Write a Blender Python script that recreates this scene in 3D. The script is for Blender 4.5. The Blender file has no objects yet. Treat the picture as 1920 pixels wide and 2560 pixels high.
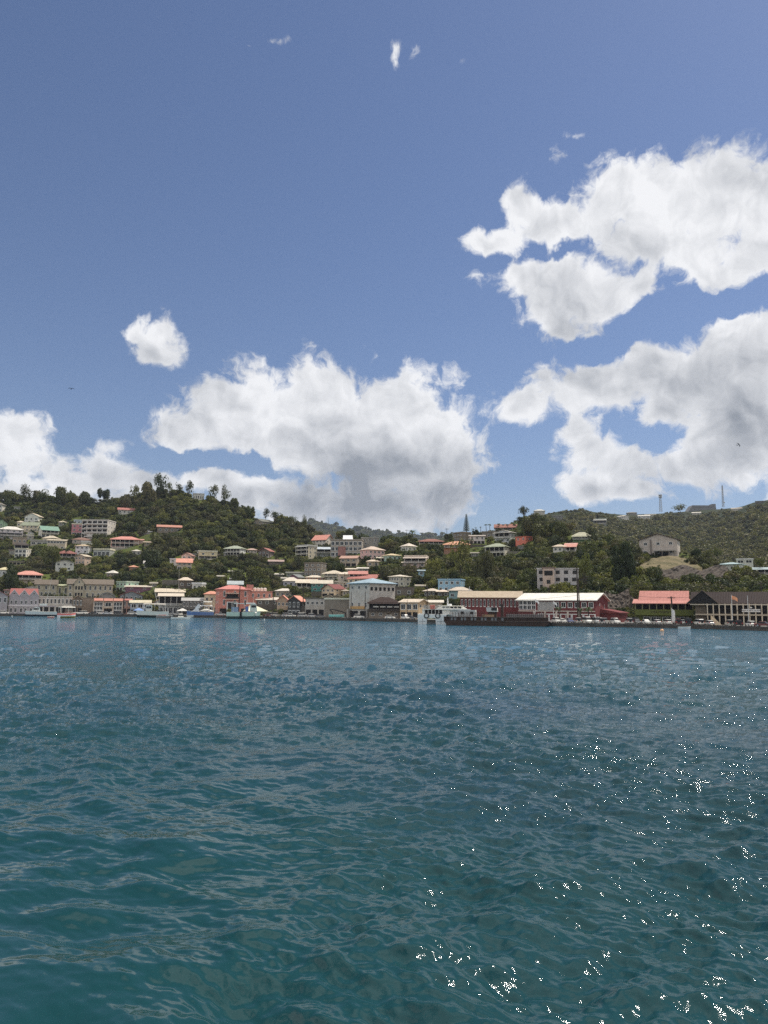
import bpy, math, random
import numpy as np
from mathutils import Vector, Matrix
random.seed(11); np.random.seed(11)
sc = bpy.context.scene
COL = sc.collection

# ------------------------------------------------------------------ camera
F = 1920.0; CAMH = 5.0; PITCH = math.atan((1522-1280)/F); ROLL = 0.00833
cam_d = bpy.data.cameras.new('camera'); cam = bpy.data.objects.new('camera', cam_d); COL.objects.link(cam)
CR = Matrix.Rotation(math.pi/2+PITCH, 3, 'X') @ Matrix.Rotation(ROLL, 3, 'Z')
cam.matrix_world = Matrix.Translation((0, 0, CAMH)) @ CR.to_4x4()
cam_d.sensor_fit = 'VERTICAL'; cam_d.sensor_height = 36; cam_d.lens = 36*F/2560
cam_d.clip_start = 0.1; cam_d.clip_end = 30000
sc.camera = cam
sc.cycles.use_denoising = False; sc.cycles.sample_clamp_indirect = 4

def ray(u, v): return CR @ Vector(((u-960)/F, -(v-1280)/F, -1))
def at(u, v, Y):
    d = ray(u, v); return Vector((d.x*Y/d.y, Y, CAMH + d.z*Y/d.y))
def on_plane(u, v, z=0.0):
    d = ray(u, v); k = (z-CAMH)/d.z; return Vector((d.x*k, d.y*k, z))
def proj(p):
    c = CR.transposed() @ (Vector(p)-Vector((0, 0, CAMH)))
    return 960 + F*c.x/(-c.z), 1280 - F*c.y/(-c.z), -c.z
def azel(u, v):
    d = ray(u, v).normalized(); return math.atan2(d.x, d.y), math.asin(d.z)

# ------------------------------------------------------------------ light
SUN_EL, SUN_AZ = math.radians(60), math.radians(60)     # azimuth measured from the view direction towards the right
sc.view_settings.view_transform = 'Standard'; sc.view_settings.look = 'None'
sc.view_settings.gamma = 1.0; sc.view_settings.exposure = 0.0
sun_d = bpy.data.lights.new('sun', 'SUN'); sun_d.energy = 4.0; sun_d.angle = math.radians(0.5); sun_d.color = (1, 0.95, 0.87)
sun = bpy.data.objects.new('sun', sun_d); COL.objects.link(sun)
sdir = Vector((math.cos(SUN_EL)*math.sin(SUN_AZ), math.cos(SUN_EL)*math.cos(SUN_AZ), math.sin(SUN_EL)))
sun.rotation_euler = sdir.to_track_quat('Z', 'Y').to_euler()

# ------------------------------------------------------------------ sky with clouds
def N(nt, t, **kw):
    n = nt.nodes.new(t)
    for k, v in kw.items(): setattr(n, k, v)
    return n
def mathn(nt, op, a, b=None, c=None, clamp=False):
    n = N(nt, 'ShaderNodeMath', operation=op); n.use_clamp = clamp
    for i, x in enumerate((a, b, c)):
        if x is None: continue
        if isinstance(x, (int, float)): n.inputs[i].default_value = x
        else: nt.links.new(x, n.inputs[i])
    return n.outputs[0]
def vmath(nt, op, a, b=None, c=None, out=0):
    n = N(nt, 'ShaderNodeVectorMath', operation=op)
    for i, x in enumerate((a, b, c)):
        if x is None: continue
        if isinstance(x, tuple): n.inputs[i].default_value = x
        else: nt.links.new(x, n.inputs[i])
    return n.outputs[out]
def smooth(nt, x, lo, hi, a=0.0, b=1.0):
    n = N(nt, 'ShaderNodeMapRange', interpolation_type='SMOOTHSTEP')
    nt.links.new(x, n.inputs[0])
    for i, q in enumerate((lo, hi, a, b)): n.inputs[i+1].default_value = q
    return n.outputs[0]
def mixc(nt, f, a, b, blend='MIX'):
    n = N(nt, 'ShaderNodeMix', data_type='RGBA', blend_type=blend)
    for i, x in ((0, f), (6, a), (7, b)):
        if isinstance(x, (int, float)): n.inputs[i].default_value = x
        elif isinstance(x, tuple): n.inputs[i].default_value = x if len(x) == 4 else (*x, 1)
        else: nt.links.new(x, n.inputs[i])
    return n.outputs[2]
def noise(nt, vec, scale, detail=3.0, rough=0.55, out=0, dims='3D', lac=2.0):
    n = N(nt, 'ShaderNodeTexNoise', noise_dimensions=dims)
    if vec is not None: nt.links.new(vec, n.inputs['Vector'])
    n.inputs['Scale'].default_value = scale; n.inputs['Detail'].default_value = detail
    n.inputs['Roughness'].default_value = rough; n.inputs['Lacunarity'].default_value = lac
    return n.outputs[out]

# cloud lumps, as (column, row, half width, half height) seen from the boat (display scale 1659 wide)
BLOBS = [(395,935,75,45),(490,885,95,60),(600,868,105,62),(715,850,95,66),(770,905,110,90),(880,880,75,62),(930,940,90,80),
 (985,985,62,62),(850,1000,150,90),(700,975,140,70),(790,1090,175,60),(570,930,120,48),(470,1040,75,42),(560,1070,110,48),
 (660,1110,120,40),(940,1060,70,60),(870,1120,110,34),
 (1180,480,75,48),(1330,410,80,85),(1430,430,105,100),(1550,410,110,95),(1640,430,100,120),(1500,530,150,85),(1620,560,100,60),
 (1130,460,48,48),(1055,520,60,30),(1235,628,110,84,-.12),(1300,662,80,56,-.1),(720,925,250,105,-.1),(855,955,145,125,-.12),(1600,890,160,150,-.1),(1450,440,150,90,-.08),(1260,500,90,60),(1130,605,90,38),(1220,620,90,70),(1300,655,75,55),(1220,700,60,42),(1395,610,60,60),(1400,520,110,80),
 (1590,705,75,58),(1650,740,80,80),(1500,790,150,52),(1380,800,125,48),(1250,838,125,45),(1130,880,62,30),(1465,845,140,55),
 (1600,850,130,110),(1610,960,120,80),(1510,1010,110,36),(1390,1012,110,42),(1275,965,62,60),(1250,915,50,40),(1290,1055,80,42),(1380,1060,70,26),
 (358,715,50,46,.08),(300,722,54,30,.3),(345,762,70,32,.1),
 (20,945,90,48),(50,1000,75,40),(150,1035,80,40),(215,1020,55,34),(310,1045,80,28),(80,1090,150,60),(300,1100,140,40),
 (866,118,60,60,.60),(905,122,40,50,.72),(573,68,90,34,.74),(530,92,36,24,.70),(1000,145,60,50,.76),(1085,505,70,32),(300,722,50,12,.3),(1225,335,110,60,.72),(1250,295,60,50,.76),(240,970,70,40,.55),
 (2050,600,200,160),(2100,950,250,120),(-250,980,200,70)]
K = 1920/1659
world = bpy.data.worlds.new('World'); sc.world = world; world.use_nodes = True; world.cycles.sampling_method = 'MANUAL'; world.cycles.sample_map_resolution = 512
wt = world.node_tree; wt.nodes.clear()
gf = bpy.data.node_groups.new('cloud_field', 'ShaderNodeTree')
gf.interface.new_socket('Vector', in_out='INPUT', socket_type='NodeSocketVector')
gf.interface.new_socket('Blob', in_out='OUTPUT', socket_type='NodeSocketFloat')
gf.interface.new_socket('Density', in_out='OUTPUT', socket_type='NodeSocketFloat')
gi = gf.nodes.new('NodeGroupInput'); go = gf.nodes.new('NodeGroupOutput')
P0 = gi.outputs[0]
wob = noise(gf, P0, 9.0, 2.0, 0.5, out=1, dims='2D')
wob = vmath(gf, 'MULTIPLY_ADD', wob, (0.05, 0.04, 0), (-0.025, -0.02, 0))
P1 = vmath(gf, 'ADD', P0, wob)
best = None
for (bu, bv, rx, ry, *wt_) in BLOBS:
    a, e = azel(bu*K, bv*K); a1, _ = azel((bu+rx)*K, bv*K); _, e1 = azel(bu*K, (bv-ry)*K)
    sx, sy = 0.714/abs(a1-a), 0.714/abs(e1-e)
    q = vmath(gf, 'MULTIPLY_ADD', P1, (sx, sy, 0), (-a*sx, -e*sy, 0))
    l = vmath(gf, 'LENGTH', q, out=1)
    l = mathn(gf, 'ADD', l, 0.286+(wt_[0] if wt_ else 0))
    best = l if best is None else mathn(gf, 'SMOOTH_MIN', best, l, 0.35)
blob = mathn(gf, 'SUBTRACT', 1.0, best)
wob2 = vmath(gf, 'MULTIPLY_ADD', noise(gf, P0, 30.0, 3.0, 0.6, out=1, dims='2D'), (0.030, 0.026, 0), (-0.015, -0.013, 0))
n1 = noise(gf, vmath(gf, 'ADD', P1, wob2), 24.0, 8.0, 0.58, dims='2D', lac=2.15)
d = mathn(gf, 'MULTIPLY_ADD', mathn(gf, 'SUBTRACT', n1, 0.5), 3.1, mathn(gf, 'MULTIPLY', blob, 2.3))
NEG = [(440,992,130,20,.8),(570,1012,70,26,.8),(1230,528,80,14,.6),(1385,600,60,40,.6),(1425,692,130,42,1.0),(1575,655,130,36,1.0),(1500,505,120,30,.35),(1400,938,70,24,.4),(1300,760,110,22,.6),(1180,548,60,12,.4)]
PW = vmath(gf, 'ADD', P1, vmath(gf, 'MULTIPLY', wob2, (1.6, 1.6, 0)))
for (bu, bv, rx, ry, w) in NEG:
    a, e = azel(bu*K, bv*K); a1, _ = azel((bu+rx)*K, bv*K); _, e1 = azel(bu*K, (bv-ry)*K)
    sx, sy = 1/abs(a1-a), 1/abs(e1-e)
    l = vmath(gf, 'LENGTH', vmath(gf, 'MULTIPLY_ADD', PW, (sx, sy, 0), (-a*sx, -e*sy, 0)), out=1)
    d = mathn(gf, 'SUBTRACT', d, smooth(gf, l, 0.0, 1.7, w*1.5, 0.0))
gf.links.new(blob, go.inputs[0]); gf.links.new(d, go.inputs[1])

tc = N(wt, 'ShaderNodeTexCoord')
sep = N(wt, 'ShaderNodeSeparateXYZ'); wt.links.new(tc.outputs['Generated'], sep.inputs[0])
az = mathn(wt, 'ARCTAN2', sep.outputs[0], sep.outputs[1]); el = mathn(wt, 'ARCSINE', sep.outputs[2])
cmb = N(wt, 'ShaderNodeCombineXYZ'); wt.links.new(az, cmb.inputs[0]); wt.links.new(el, cmb.inputs[1])
def field(off):
    g = N(wt, 'ShaderNodeGroup'); g.node_tree = gf
    wt.links.new(vmath(wt, 'ADD', cmb.outputs[0], off) if off else cmb.outputs[0], g.inputs[0])
    return g.outputs[0], g.outputs[1]
b0, d0 = field(None)
# unseen bright cloud overhead, beside and behind, added to light facades and water reflections
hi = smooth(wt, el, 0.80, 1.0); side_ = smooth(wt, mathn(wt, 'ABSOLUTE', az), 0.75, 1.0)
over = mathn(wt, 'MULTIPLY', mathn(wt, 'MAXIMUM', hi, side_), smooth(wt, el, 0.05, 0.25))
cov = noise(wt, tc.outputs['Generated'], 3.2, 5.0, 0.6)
fill_cloud = mathn(wt, 'MULTIPLY', over, smooth(wt, cov, 0.44, 0.52))
alpha = smooth(wt, d0, -0.38, 0.50)
# grey undersides of the thick clouds
GREY = [(820,1075,330,95,1.3),(880,1010,190,105,.9),(740,1050,150,60,.5),(690,985,150,60,.45),(560,955,150,45,.4),(1610,880,150,120,.5),(1590,1000,170,60,.8),(1440,900,120,60,.35),
 (1320,1085,110,34,.7),(1230,700,110,55,.45),(1480,560,160,70,.3),(1620,540,100,70,.35),(60,1040,170,50,.5),(640,1110,120,50,.4),(350,775,70,24,.45),(1400,1040,90,30,.5),(1010,1020,60,60,.3)]
gsum = None
gpos = vmath(wt, 'ADD', cmb.outputs[0], vmath(wt, 'MULTIPLY_ADD', noise(wt, cmb.outputs[0], 7.0, 4.0, 0.6, out=1, dims='2D'), (0.10, 0.07, 0), (-0.05, -0.035, 0)))
for (bu, bv, rx, ry, w) in GREY:
    a, e = azel(bu*K, bv*K); a1, _ = azel((bu+rx)*K, bv*K); _, e1 = azel(bu*K, (bv-ry)*K)
    sx, sy = 1/abs(a1-a), 1/abs(e1-e)
    l = vmath(wt, 'LENGTH', vmath(wt, 'MULTIPLY_ADD', gpos, (sx, sy, 0), (-a*sx, -e*sy, 0)), out=1)
    l = smooth(wt, l, 0.0, 1.25, w, 0.0)
    gsum = l if gsum is None else mathn(wt, 'ADD', gsum, l)
def billow(off):
    v = vmath(wt, 'ADD', gpos2, off) if off else gpos2
    n_ = noise(wt, v, 13.0, 6.0, 0.50, dims='2D')
    return n_
gpos2 = vmath(wt, 'ADD', cmb.outputs[0], vmath(wt, 'MULTIPLY_ADD', noise(wt, cmb.outputs[0], 16.0, 2.0, 0.5, out=1, dims='2D'), (0.05, 0.04, 0), (-0.025, -0.02, 0)))
m1, m2 = billow(None), billow((0.008, 0.016, 0))
big = noise(wt, gpos2, 5.5, 2.0, 0.5, dims='2D')
relief = mathn(wt, 'MULTIPLY', mathn(wt, 'SUBTRACT', m1, m2), 1.5)
soft = mathn(wt, 'MULTIPLY', mathn(wt, 'SUBTRACT', big, 0.42), -1.0)
core = smooth(wt, d0, 0.1, 1.6, 0.0, 0.20)
g = mathn(wt, 'MULTIPLY', mathn(wt, 'MULTIPLY', smooth(wt, gsum, 0.0, 1.5), 0.62), smooth(wt, m1, 0.2, 0.8, 0.9, 1.1))
shade = mathn(wt, 'SUBTRACT', mathn(wt, 'ADD', mathn(wt, 'ADD', 0.93, relief), soft), mathn(wt, 'ADD', g, core), clamp=True)
EXPO = 0.80      # the sky is kept at this share so that sun, sky and exposure balance
CL = mixc(wt, shade, (0.36*EXPO, 0.395*EXPO, 0.455*EXPO), (1.16*EXPO, 1.17*EXPO, 1.20*EXPO))
sky = N(wt, 'ShaderNodeTexSky', sky_type='NISHITA'); sky.sun_disc = False
sky.sun_elevation = SUN_EL; sky.sun_rotation = SUN_AZ; sky.air_density = 1.0; sky.dust_density = 0.6; sky.ozone_density = 2.0
skyc = mixc(wt, 1.0, sky.outputs[0], (0.096*EXPO, 0.101*EXPO, 0.117*EXPO), 'MULTIPLY')
skymix = mixc(wt, alpha, skyc, CL); skymix = mixc(wt, fill_cloud, skymix, mixc(wt, smooth(wt, cov, 0.5, 0.75), (1.65*EXPO, 1.65*EXPO, 1.65*EXPO), (0.75*EXPO, 0.78*EXPO, 0.84*EXPO)))
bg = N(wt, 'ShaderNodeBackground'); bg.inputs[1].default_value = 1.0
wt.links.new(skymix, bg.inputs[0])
wo = N(wt, 'ShaderNodeOutputWorld'); wt.links.new(bg.outputs[0], wo.inputs[0])

# ------------------------------------------------------------------ materials
def new_mat(name):
    m = bpy.data.materials.new(name); m.use_nodes = True; nt = m.node_tree
    return m, nt, nt.nodes['Principled BSDF']
def mat_plain(name, col, rough=0.6, metal=0.0, var=0.15, scale=2.0, spec=0.4):
    m, nt, b = new_mat(name)
    tcn = N(nt, 'ShaderNodeTexCoord'); nz = noise(nt, tcn.outputs['Object'], scale, 4)
    f = mathn(nt, 'MULTIPLY_ADD', nz, 2*var, 1-var)
    nt.links.new(mixc(nt, 1.0, (*col, 1), f, 'MULTIPLY'), b.inputs['Base Color'])
    b.inputs['Roughness'].default_value = rough; b.inputs['Metallic'].default_value = metal
    b.inputs['Specular IOR Level'].default_value = spec
    return m
def desat(nt, c, sat=0.80):
    h = N(nt, 'ShaderNodeHueSaturation'); h.inputs['Saturation'].default_value = sat; nt.links.new(c, h.inputs['Color']); return h.outputs[0]
def mat_obj(name, rough=0.75, dirt=0.35, stripes=0.0, spec=0.3, gain=1.0):
    """colour from the object itself, weathered with streaks and blotches"""
    m, nt, b = new_mat(name)
    oi = N(nt, 'ShaderNodeObjectInfo'); g = N(nt, 'ShaderNodeNewGeometry')
    nz = noise(nt, g.outputs['Position'], 0.55, 5, 0.65)
    mp = N(nt, 'ShaderNodeMapping'); mp.inputs['Scale'].default_value = (3.0, 3.0, 0.35)
    nt.links.new(g.outputs['Position'], mp.inputs[0]); nz2 = noise(nt, mp.outputs[0], 1.0, 4, 0.6)
    f = smooth(nt, nz, 0.35, 0.75, 0.0, dirt); f2 = smooth(nt, nz2, 0.45, 0.8, 0.0, dirt)
    c0 = mixc(nt, 1.0, desat(nt, oi.outputs['Color'], 0.68 if stripes else 0.80), (gain*1.05, gain*0.99, gain*0.88), 'MULTIPLY'); c0 = vmath(nt, 'MINIMUM', c0, (0.84, 0.82, 0.78))
    c = mixc(nt, f, c0, mixc(nt, 1.0, c0, (0.55, 0.49, 0.42), 'MULTIPLY')); c = mixc(nt, f2, c, mixc(nt, 1.0, c0, (0.42, 0.39, 0.36), 'MULTIPLY'))
    if stripes:
        tcn = N(nt, 'ShaderNodeTexCoord'); s = N(nt, 'ShaderNodeSeparateXYZ'); nt.links.new(tcn.outputs['Object'], s.inputs[0])
        w = mathn(nt, 'SINE', mathn(nt, 'MULTIPLY', s.outputs[0], stripes))
        c = mixc(nt, smooth(nt, w, 0.2, 1.0, 0.0, 0.25), c, mixc(nt, 1.0, c, (0.55, 0.52, 0.5), 'MULTIPLY'))
        bp = N(nt, 'ShaderNodeBump'); bp.inputs['Strength'].default_value = 0.5; bp.inputs['Distance'].default_value = 0.06
        nt.links.new(w, bp.inputs['Height']); nt.links.new(bp.outputs[0], b.inputs['Normal'])
    nt.links.new(c, b.inputs['Base Color'])
    b.inputs['Roughness'].default_value = rough; b.inputs['Specular IOR Level'].default_value = spec
    return m
M = {}
M['wall'] = mat_obj('painted_wall', 0.85, 0.50, gain=1.3)
M['roof'] = mat_obj('sheet_roof', 0.75, 0.40, 14.0, gain=0.85, spec=0.12)
M['plain'] = mat_obj('painted_trim', 0.6, 0.2, gain=1.2)
M['paint'] = mat_obj('gloss_paint', 0.22, 0.05, spec=0.6)
M['hull'] = mat_obj('hull_paint', 0.35, 0.15, spec=0.5, gain=1.35)
M['rust'] = mat_plain('rusty_steel', (0.07, 0.04, 0.028), 0.8, 0.2, 0.7, 0.6)
M['glass'] = mat_plain('dark_glass', (0.02, 0.021, 0.022), 0.3, 0, 0.3, 1.0, 0.3)
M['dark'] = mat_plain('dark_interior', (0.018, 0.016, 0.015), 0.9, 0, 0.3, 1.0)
M['white'] = mat_plain('white_paint', (0.74, 0.72, 0.66), 0.6, 0, 0.12)
M['grey'] = mat_plain('grey_concrete', (0.22, 0.21, 0.20), 0.9, 0, 0.35, 0.7)
M['wood'] = mat_plain('dark_wood', (0.05, 0.035, 0.025), 0.85, 0, 0.4, 3)
M['rubber'] = mat_plain('black_rubber', (0.015, 0.015, 0.016), 0.8)
M['chrome'] = mat_plain('bright_metal', (0.55, 0.56, 0.58), 0.25, 1.0)
M['bark'] = mat_plain('bark', (0.085, 0.07, 0.055), 0.9, 0, 0.35, 3)
M['lamp'] = mat_plain('lens', (0.7, 0.7, 0.66), 0.15)
M['red'] = mat_plain('red_paint', (0.5, 0.03, 0.02), 0.5)
M['cable'] = mat_plain('cable', (0.05, 0.05, 0.05), 0.7)

def foliage(name, cols, transl=0.22):
    m, nt, b = new_mat(name)
    oi = N(nt, 'ShaderNodeObjectInfo'); g = N(nt, 'ShaderNodeNewGeometry')
    cr = N(nt, 'ShaderNodeValToRGB'); cr.color_ramp.interpolation = 'LINEAR'
    while len(cr.color_ramp.elements) < len(cols): cr.color_ramp.elements.new(0.5)
    for i, c in enumerate(cols):
        cr.color_ramp.elements[i].position = i/(len(cols)-1); cr.color_ramp.elements[i].color = (*c, 1)
    nt.links.new(oi.outputs['Random'], cr.inputs[0])
    big = noise(nt, g.outputs['Position'], 0.028, 3, 0.5)
    fine = noise(nt, g.outputs['Position'], 1.1, 3, 0.6)
    c = mixc(nt, smooth(nt, big, 0.52, 0.68, 0.0, 0.55), cr.outputs[0], (0.085, 0.070, 0.032))
    c = mixc(nt, 1.0, c, mathn(nt, 'MULTIPLY_ADD', fine, 2.0, 0.15), 'MULTIPLY')
    nt.links.new(c, b.inputs['Base Color'])
    b.inputs['Roughness'].default_value = 0.55; b.inputs['Specular IOR Level'].default_value = 0.25
    tr = N(nt, 'ShaderNodeBsdfTranslucent'); nt.links.new(mixc(nt, 1.0, c, (1.2, 1.5, 0.5), 'MULTIPLY'), tr.inputs[0])
    mx = N(nt, 'ShaderNodeMixShader'); mx.inputs[0].default_value = transl
    nt.links.new(b.outputs[0], mx.inputs[1]); nt.links.new(tr.outputs[0], mx.inputs[2])
    nt.links.new(mx.outputs[0], nt.nodes['Material Output'].inputs[0])
    return m
M['leaf'] = foliage('broad_leaves', [(0.024,0.034,0.009),(0.055,0.066,0.015),(0.11,0.112,0.026),(0.026,0.038,0.011),(0.18,0.168,0.038),(0.034,0.04,0.013),(0.13,0.105,0.042)])
M['farleaf'] = foliage('far_leaves', [(0.075,0.075,0.024),(0.12,0.105,0.032),(0.15,0.135,0.04),(0.065,0.07,0.022),(0.19,0.155,0.055),(0.09,0.085,0.028)])
M['palmleaf'] = foliage('palm_leaves', [(0.035,0.055,0.02),(0.06,0.085,0.03),(0.045,0.06,0.024)])
M['dry'] = foliage('dry_twigs', [(0.075,0.062,0.04),(0.09,0.08,0.055)], 0.05)

# ------------------------------------------------------------------ mesh helper
class MB:
    def __init__(s): s.v = []; s.f = []; s.m = []
    def poly(s, pts, m=0):
        k = len(s.v); s.v += [tuple(p) for p in pts]; s.f.append(tuple(range(k, k+len(pts)))); s.m.append(m); return s
    def hexa(s, b, t, m=0):
        k = len(s.v); s.v += [tuple(p) for p in b]+[tuple(p) for p in t]; n = len(b)
        s.f.append(tuple(range(k+n-1, k-1, -1))); s.f.append(tuple(range(k+n, k+2*n))); s.m += [m, m]
        for i in range(n):
            j = (i+1) % n; s.f.append((k+i, k+j, k+n+j, k+n+i)); s.m.append(m)
        return s
    def box(s, x0, x1, y0, y1, z0, z1, m=0):
        return s.hexa([(x0,y0,z0),(x1,y0,z0),(x1,y1,z0),(x0,y1,z0)], [(x0,y0,z1),(x1,y0,z1),(x1,y1,z1),(x0,y1,z1)], m)
    def tube(s, p0, p1, r0, r1=None, n=6, m=0):
        p0, p1 = Vector(p0), Vector(p1); r1 = r0 if r1 is None else r1
        d = (p1-p0).normalized(); a = d.orthogonal().normalized(); b = d.cross(a)
        cs = [(math.cos(2*math.pi*i/n), math.sin(2*math.pi*i/n)) for i in range(n)]
        return s.hexa([p0+(a*c+b*q)*r0 for c, q in cs], [p1+(a*c+b*q)*r1 for c, q in cs], m)
    def loft(s, rings, m=0, cap=True):
        k = len(s.v); n = len(rings[0])
        for r in rings: s.v += [tuple(p) for p in r]
        for i in range(len(rings)-1):
            for j in range(n):
                a = k+i*n+j; b = k+i*n+(j+1) % n; s.f.append((a, b, b+n, a+n)); s.m.append(m)
        if cap:
            s.f.append(tuple(range(k+n-1, k-1, -1))); s.f.append(tuple(range(k+(len(rings)-1)*n, k+len(rings)*n))); s.m += [m, m]
        return s
    def mesh(s, name, mats):
        me = bpy.data.meshes.new(name); me.from_pydata(s.v, [], s.f)
        for q in mats: me.materials.append(q)
        me.polygons.foreach_set('material_index', s.m); me.update(); return me
    def build(s, name, mats, parent=None, color=None, smooth=False):
        me = s.mesh(name, mats if isinstance(mats, (list, tuple)) else [mats])
        if smooth: me.polygons.foreach_set('use_smooth', [True]*len(me.polygons))
        return link(name, me, parent, color)
def link(name, me, parent=None, color=None, loc=None, rz=None, sc_=None):
    o = bpy.data.objects.new(name, me); COL.objects.link(o)
    if parent is not None: o.parent = parent
    if color is not None: o.color = (*color, 1)
    if loc is not None: o.location = loc
    if rz is not None: o.rotation_euler = (0, 0, rz)
    if sc_ is not None: o.scale = sc_
    return o
def tag(o, label, cat, group=None, kind=None):
    if label: o['label'] = label
    if cat: o['category'] = cat
    if group: o['group'] = group
    if kind: o['kind'] = kind
    return o
def empty(name, loc, rz=0.0, label=None, cat=None, group=None):
    o = link(name, None, None, None, loc, rz); o.empty_display_size = 1; return tag(o, label, cat, group)
def clone(root, loc, rz=0.0, label=None, group=None, color=None, scale=None):
    r = root.copy(); COL.objects.link(r); r.location = loc; r.rotation_euler = (0, 0, rz)
    if label: r['label'] = label
    if group: r['group'] = group
    if scale is not None: r.scale = scale
    if color is not None: r.color = (*color, 1)
    for ch in root.children:
        c = ch.copy(); COL.objects.link(c); c.parent = r
        if color is not None and ch.name.split('.')[0] in ('body', 'hull', 'canopy'): c.color = (*color, 1)
        for g in ch.children:
            q = g.copy(); COL.objects.link(q); q.parent = c
            if color is not None and g.name.split('.')[0] in ('door',): q.color = (*color, 1)
    return r
S = lambda h: tuple(((x/255)/12.92 if x/255 <= 0.04045 else ((x/255+0.055)/1.055)**2.4) for x in h)   # 8-bit colour to linear

# ------------------------------------------------------------------ terrain profile, all in metres behind the view of the bay
def interp(tab, u): return float(np.interp(u, [a for a, _ in tab], [b for _, b in tab]))
D0T = [(-400,360),(0,369),(300,388),(600,369),(900,315),(1100,283),(1300,251),(1500,237),(1700,228),(1920,204),(2300,180)]
RV = [(-400,1260),(0,1250),(100,1252),(220,1262),(300,1258),(380,1240),(450,1240),(520,1252),(600,1280),(640,1296),(700,1306),(760,1328),(820,1352),(860,1350),(950,1357),
      (1030,1352),(1110,1352),(1180,1336),(1250,1330),(1300,1300),(1345,1312),(1400,1322),(1450,1345),(1520,1362),(1600,1378),(1650,1380),(1710,1382),(1760,1402),(1820,1420),(1920,1432),(2300,1420)]
RD = [(-400,720),(0,700),(400,650),(700,620),(850,560),(950,520),(1100,500),(1290,520),(1400,440),(1600,365),(1700,360),(1920,350),(2300,340)]
QZ = 1.05
def D0(u): return interp(D0T, u)
def D1(u): return D0(u) + interp([(0,26),(900,30),(1150,34),(1300,40),(1920,46)], u)
def vflat(u): return proj(Vector((at(u, 1500, D1(u)).x, D1(u), QZ)))[1]
def Dn(u, v):
    v1 = vflat(u); vr = interp(RV, u); t = (v1-v)/(v1-vr)
    return D1(u) + (interp(RD, u)-D1(u))*max(t, 0)**1.15
def ground(u, v):
    return at(u, v, Dn(u, v))
# ------------------------------------------------------------------ ground materials
def mat_ground(name, c1, c2, c3, sc1=0.03, sc2=0.5):
    m, nt, b = new_mat(name); g = N(nt, 'ShaderNodeNewGeometry')
    a = noise(nt, g.outputs['Position'], sc1, 4, 0.6); f = noise(nt, g.outputs['Position'], sc2, 5, 0.7)
    c = mixc(nt, smooth(nt, a, 0.4, 0.65), c1, c2); c = mixc(nt, smooth(nt, f, 0.45, 0.75), c, c3)
    nt.links.new(c, b.inputs['Base Color']); b.inputs['Roughness'].default_value = 0.95; b.inputs['Specular IOR Level'].default_value = 0.1
    bp = N(nt, 'ShaderNodeBump'); bp.inputs['Strength'].default_value = 0.8; bp.inputs['Distance'].default_value = 0.8
    nt.links.new(f, bp.inputs['Height']); nt.links.new(bp.outputs[0], b.inputs['Normal'])
    return m
M['hill'] = mat_ground('hillside_ground', (0.06,0.08,0.02), (0.10,0.125,0.025), (0.13,0.11,0.05))
M['far'] = mat_ground('far_hill_ground', (0.03,0.04,0.018), (0.045,0.048,0.025), (0.03,0.035,0.016), 0.01, 0.12)
M['asphalt'] = mat_ground('quay_asphalt', (0.30,0.285,0.26), (0.24,0.225,0.2), (0.34,0.325,0.3), 0.1, 1.0)  # paving lightened so sunlight bounces onto the waterfront facades
M['dryground'] = mat_ground('dry_grass_ground', (0.20,0.16,0.09), (0.11,0.10,0.05), (0.26,0.21,0.13), 0.15, 0.9)
M['rock'] = mat_ground('rock_face', (0.13,0.105,0.085), (0.09,0.075,0.06), (0.17,0.15,0.13), 0.2, 0.8)
M['seabed'] = mat_ground('seabed_sand', (0.05,0.06,0.05), (0.05,0.06,0.05), (0.05,0.06,0.05))

def grid_obj(name, rows, mat, kind='structure', smooth=True):
    nr, nc = len(rows), len(rows[0])
    vs = np.array(rows, dtype=np.float32).reshape(-1, 3)
    idx = np.arange(nr*nc).reshape(nr, nc)
    fs = np.stack([idx[:-1, :-1], idx[:-1, 1:], idx[1:, 1:], idx[1:, :-1]], -1).reshape(-1, 4)
    me = bpy.data.meshes.new(name); me.vertices.add(len(vs)); me.vertices.foreach_set('co', vs.ravel())
    me.loops.add(len(fs)*4); me.loops.foreach_set('vertex_index', fs.ravel().astype(np.int32))
    me.polygons.add(len(fs)); me.polygons.foreach_set('loop_start', np.arange(len(fs), dtype=np.int32)*4)
    me.polygons.foreach_set('use_smooth', [smooth]*len(fs)); me.update(calc_edges=True); me.materials.append(mat)
    o = link(name, me); 
    if kind: o['kind'] = kind
    return o
def p_ground(u, z, D):
    p = at(u, 1500, D); return (p.x, D, z)
# the ground under everything: sea bed and land far away
ZB = -6.0
gm = MB(); gm.poly([(-9000,-9000,ZB),(9000,-9000,ZB),(9000,12000,ZB),(-9000,12000,ZB)])
o = gm.build('ground', M['seabed']); o['kind'] = 'structure'
# near hillside
rows = []
us = list(range(-400, 2301, 12))
for k, D_ in enumerate((0, 1)):
    rows.append([p_ground(u, QZ-0.05, D0(u)+4 if D_ == 0 else D1(u)) for u in us])
NT = 44
for k in range(1, NT+1):
    t = k/NT; r = []
    for u in us:
        v1, vr = vflat(u), interp(RV, u); v = v1+(vr-v1)*t
        p = at(u, v, D1(u)+(interp(RD, u)-D1(u))*t**1.15)
        p.z += 0.8*math.sin(u*0.05+t*9)*math.sin(t*17+u*0.013)*min(1, t*4)*(1 if k < NT else 0)
        r.append(tuple(p))
    rows.append(r)
top = rows[-1]
for dd, fz in ((40, 0.97), (110, 0.8), (220, 0.5), (330, 0.2)):
    rows.append([(x*(y+dd)/y, y+dd, z*fz) for (x, y, z) in top])
grid_obj('hillside', rows, M['hill'])
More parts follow.
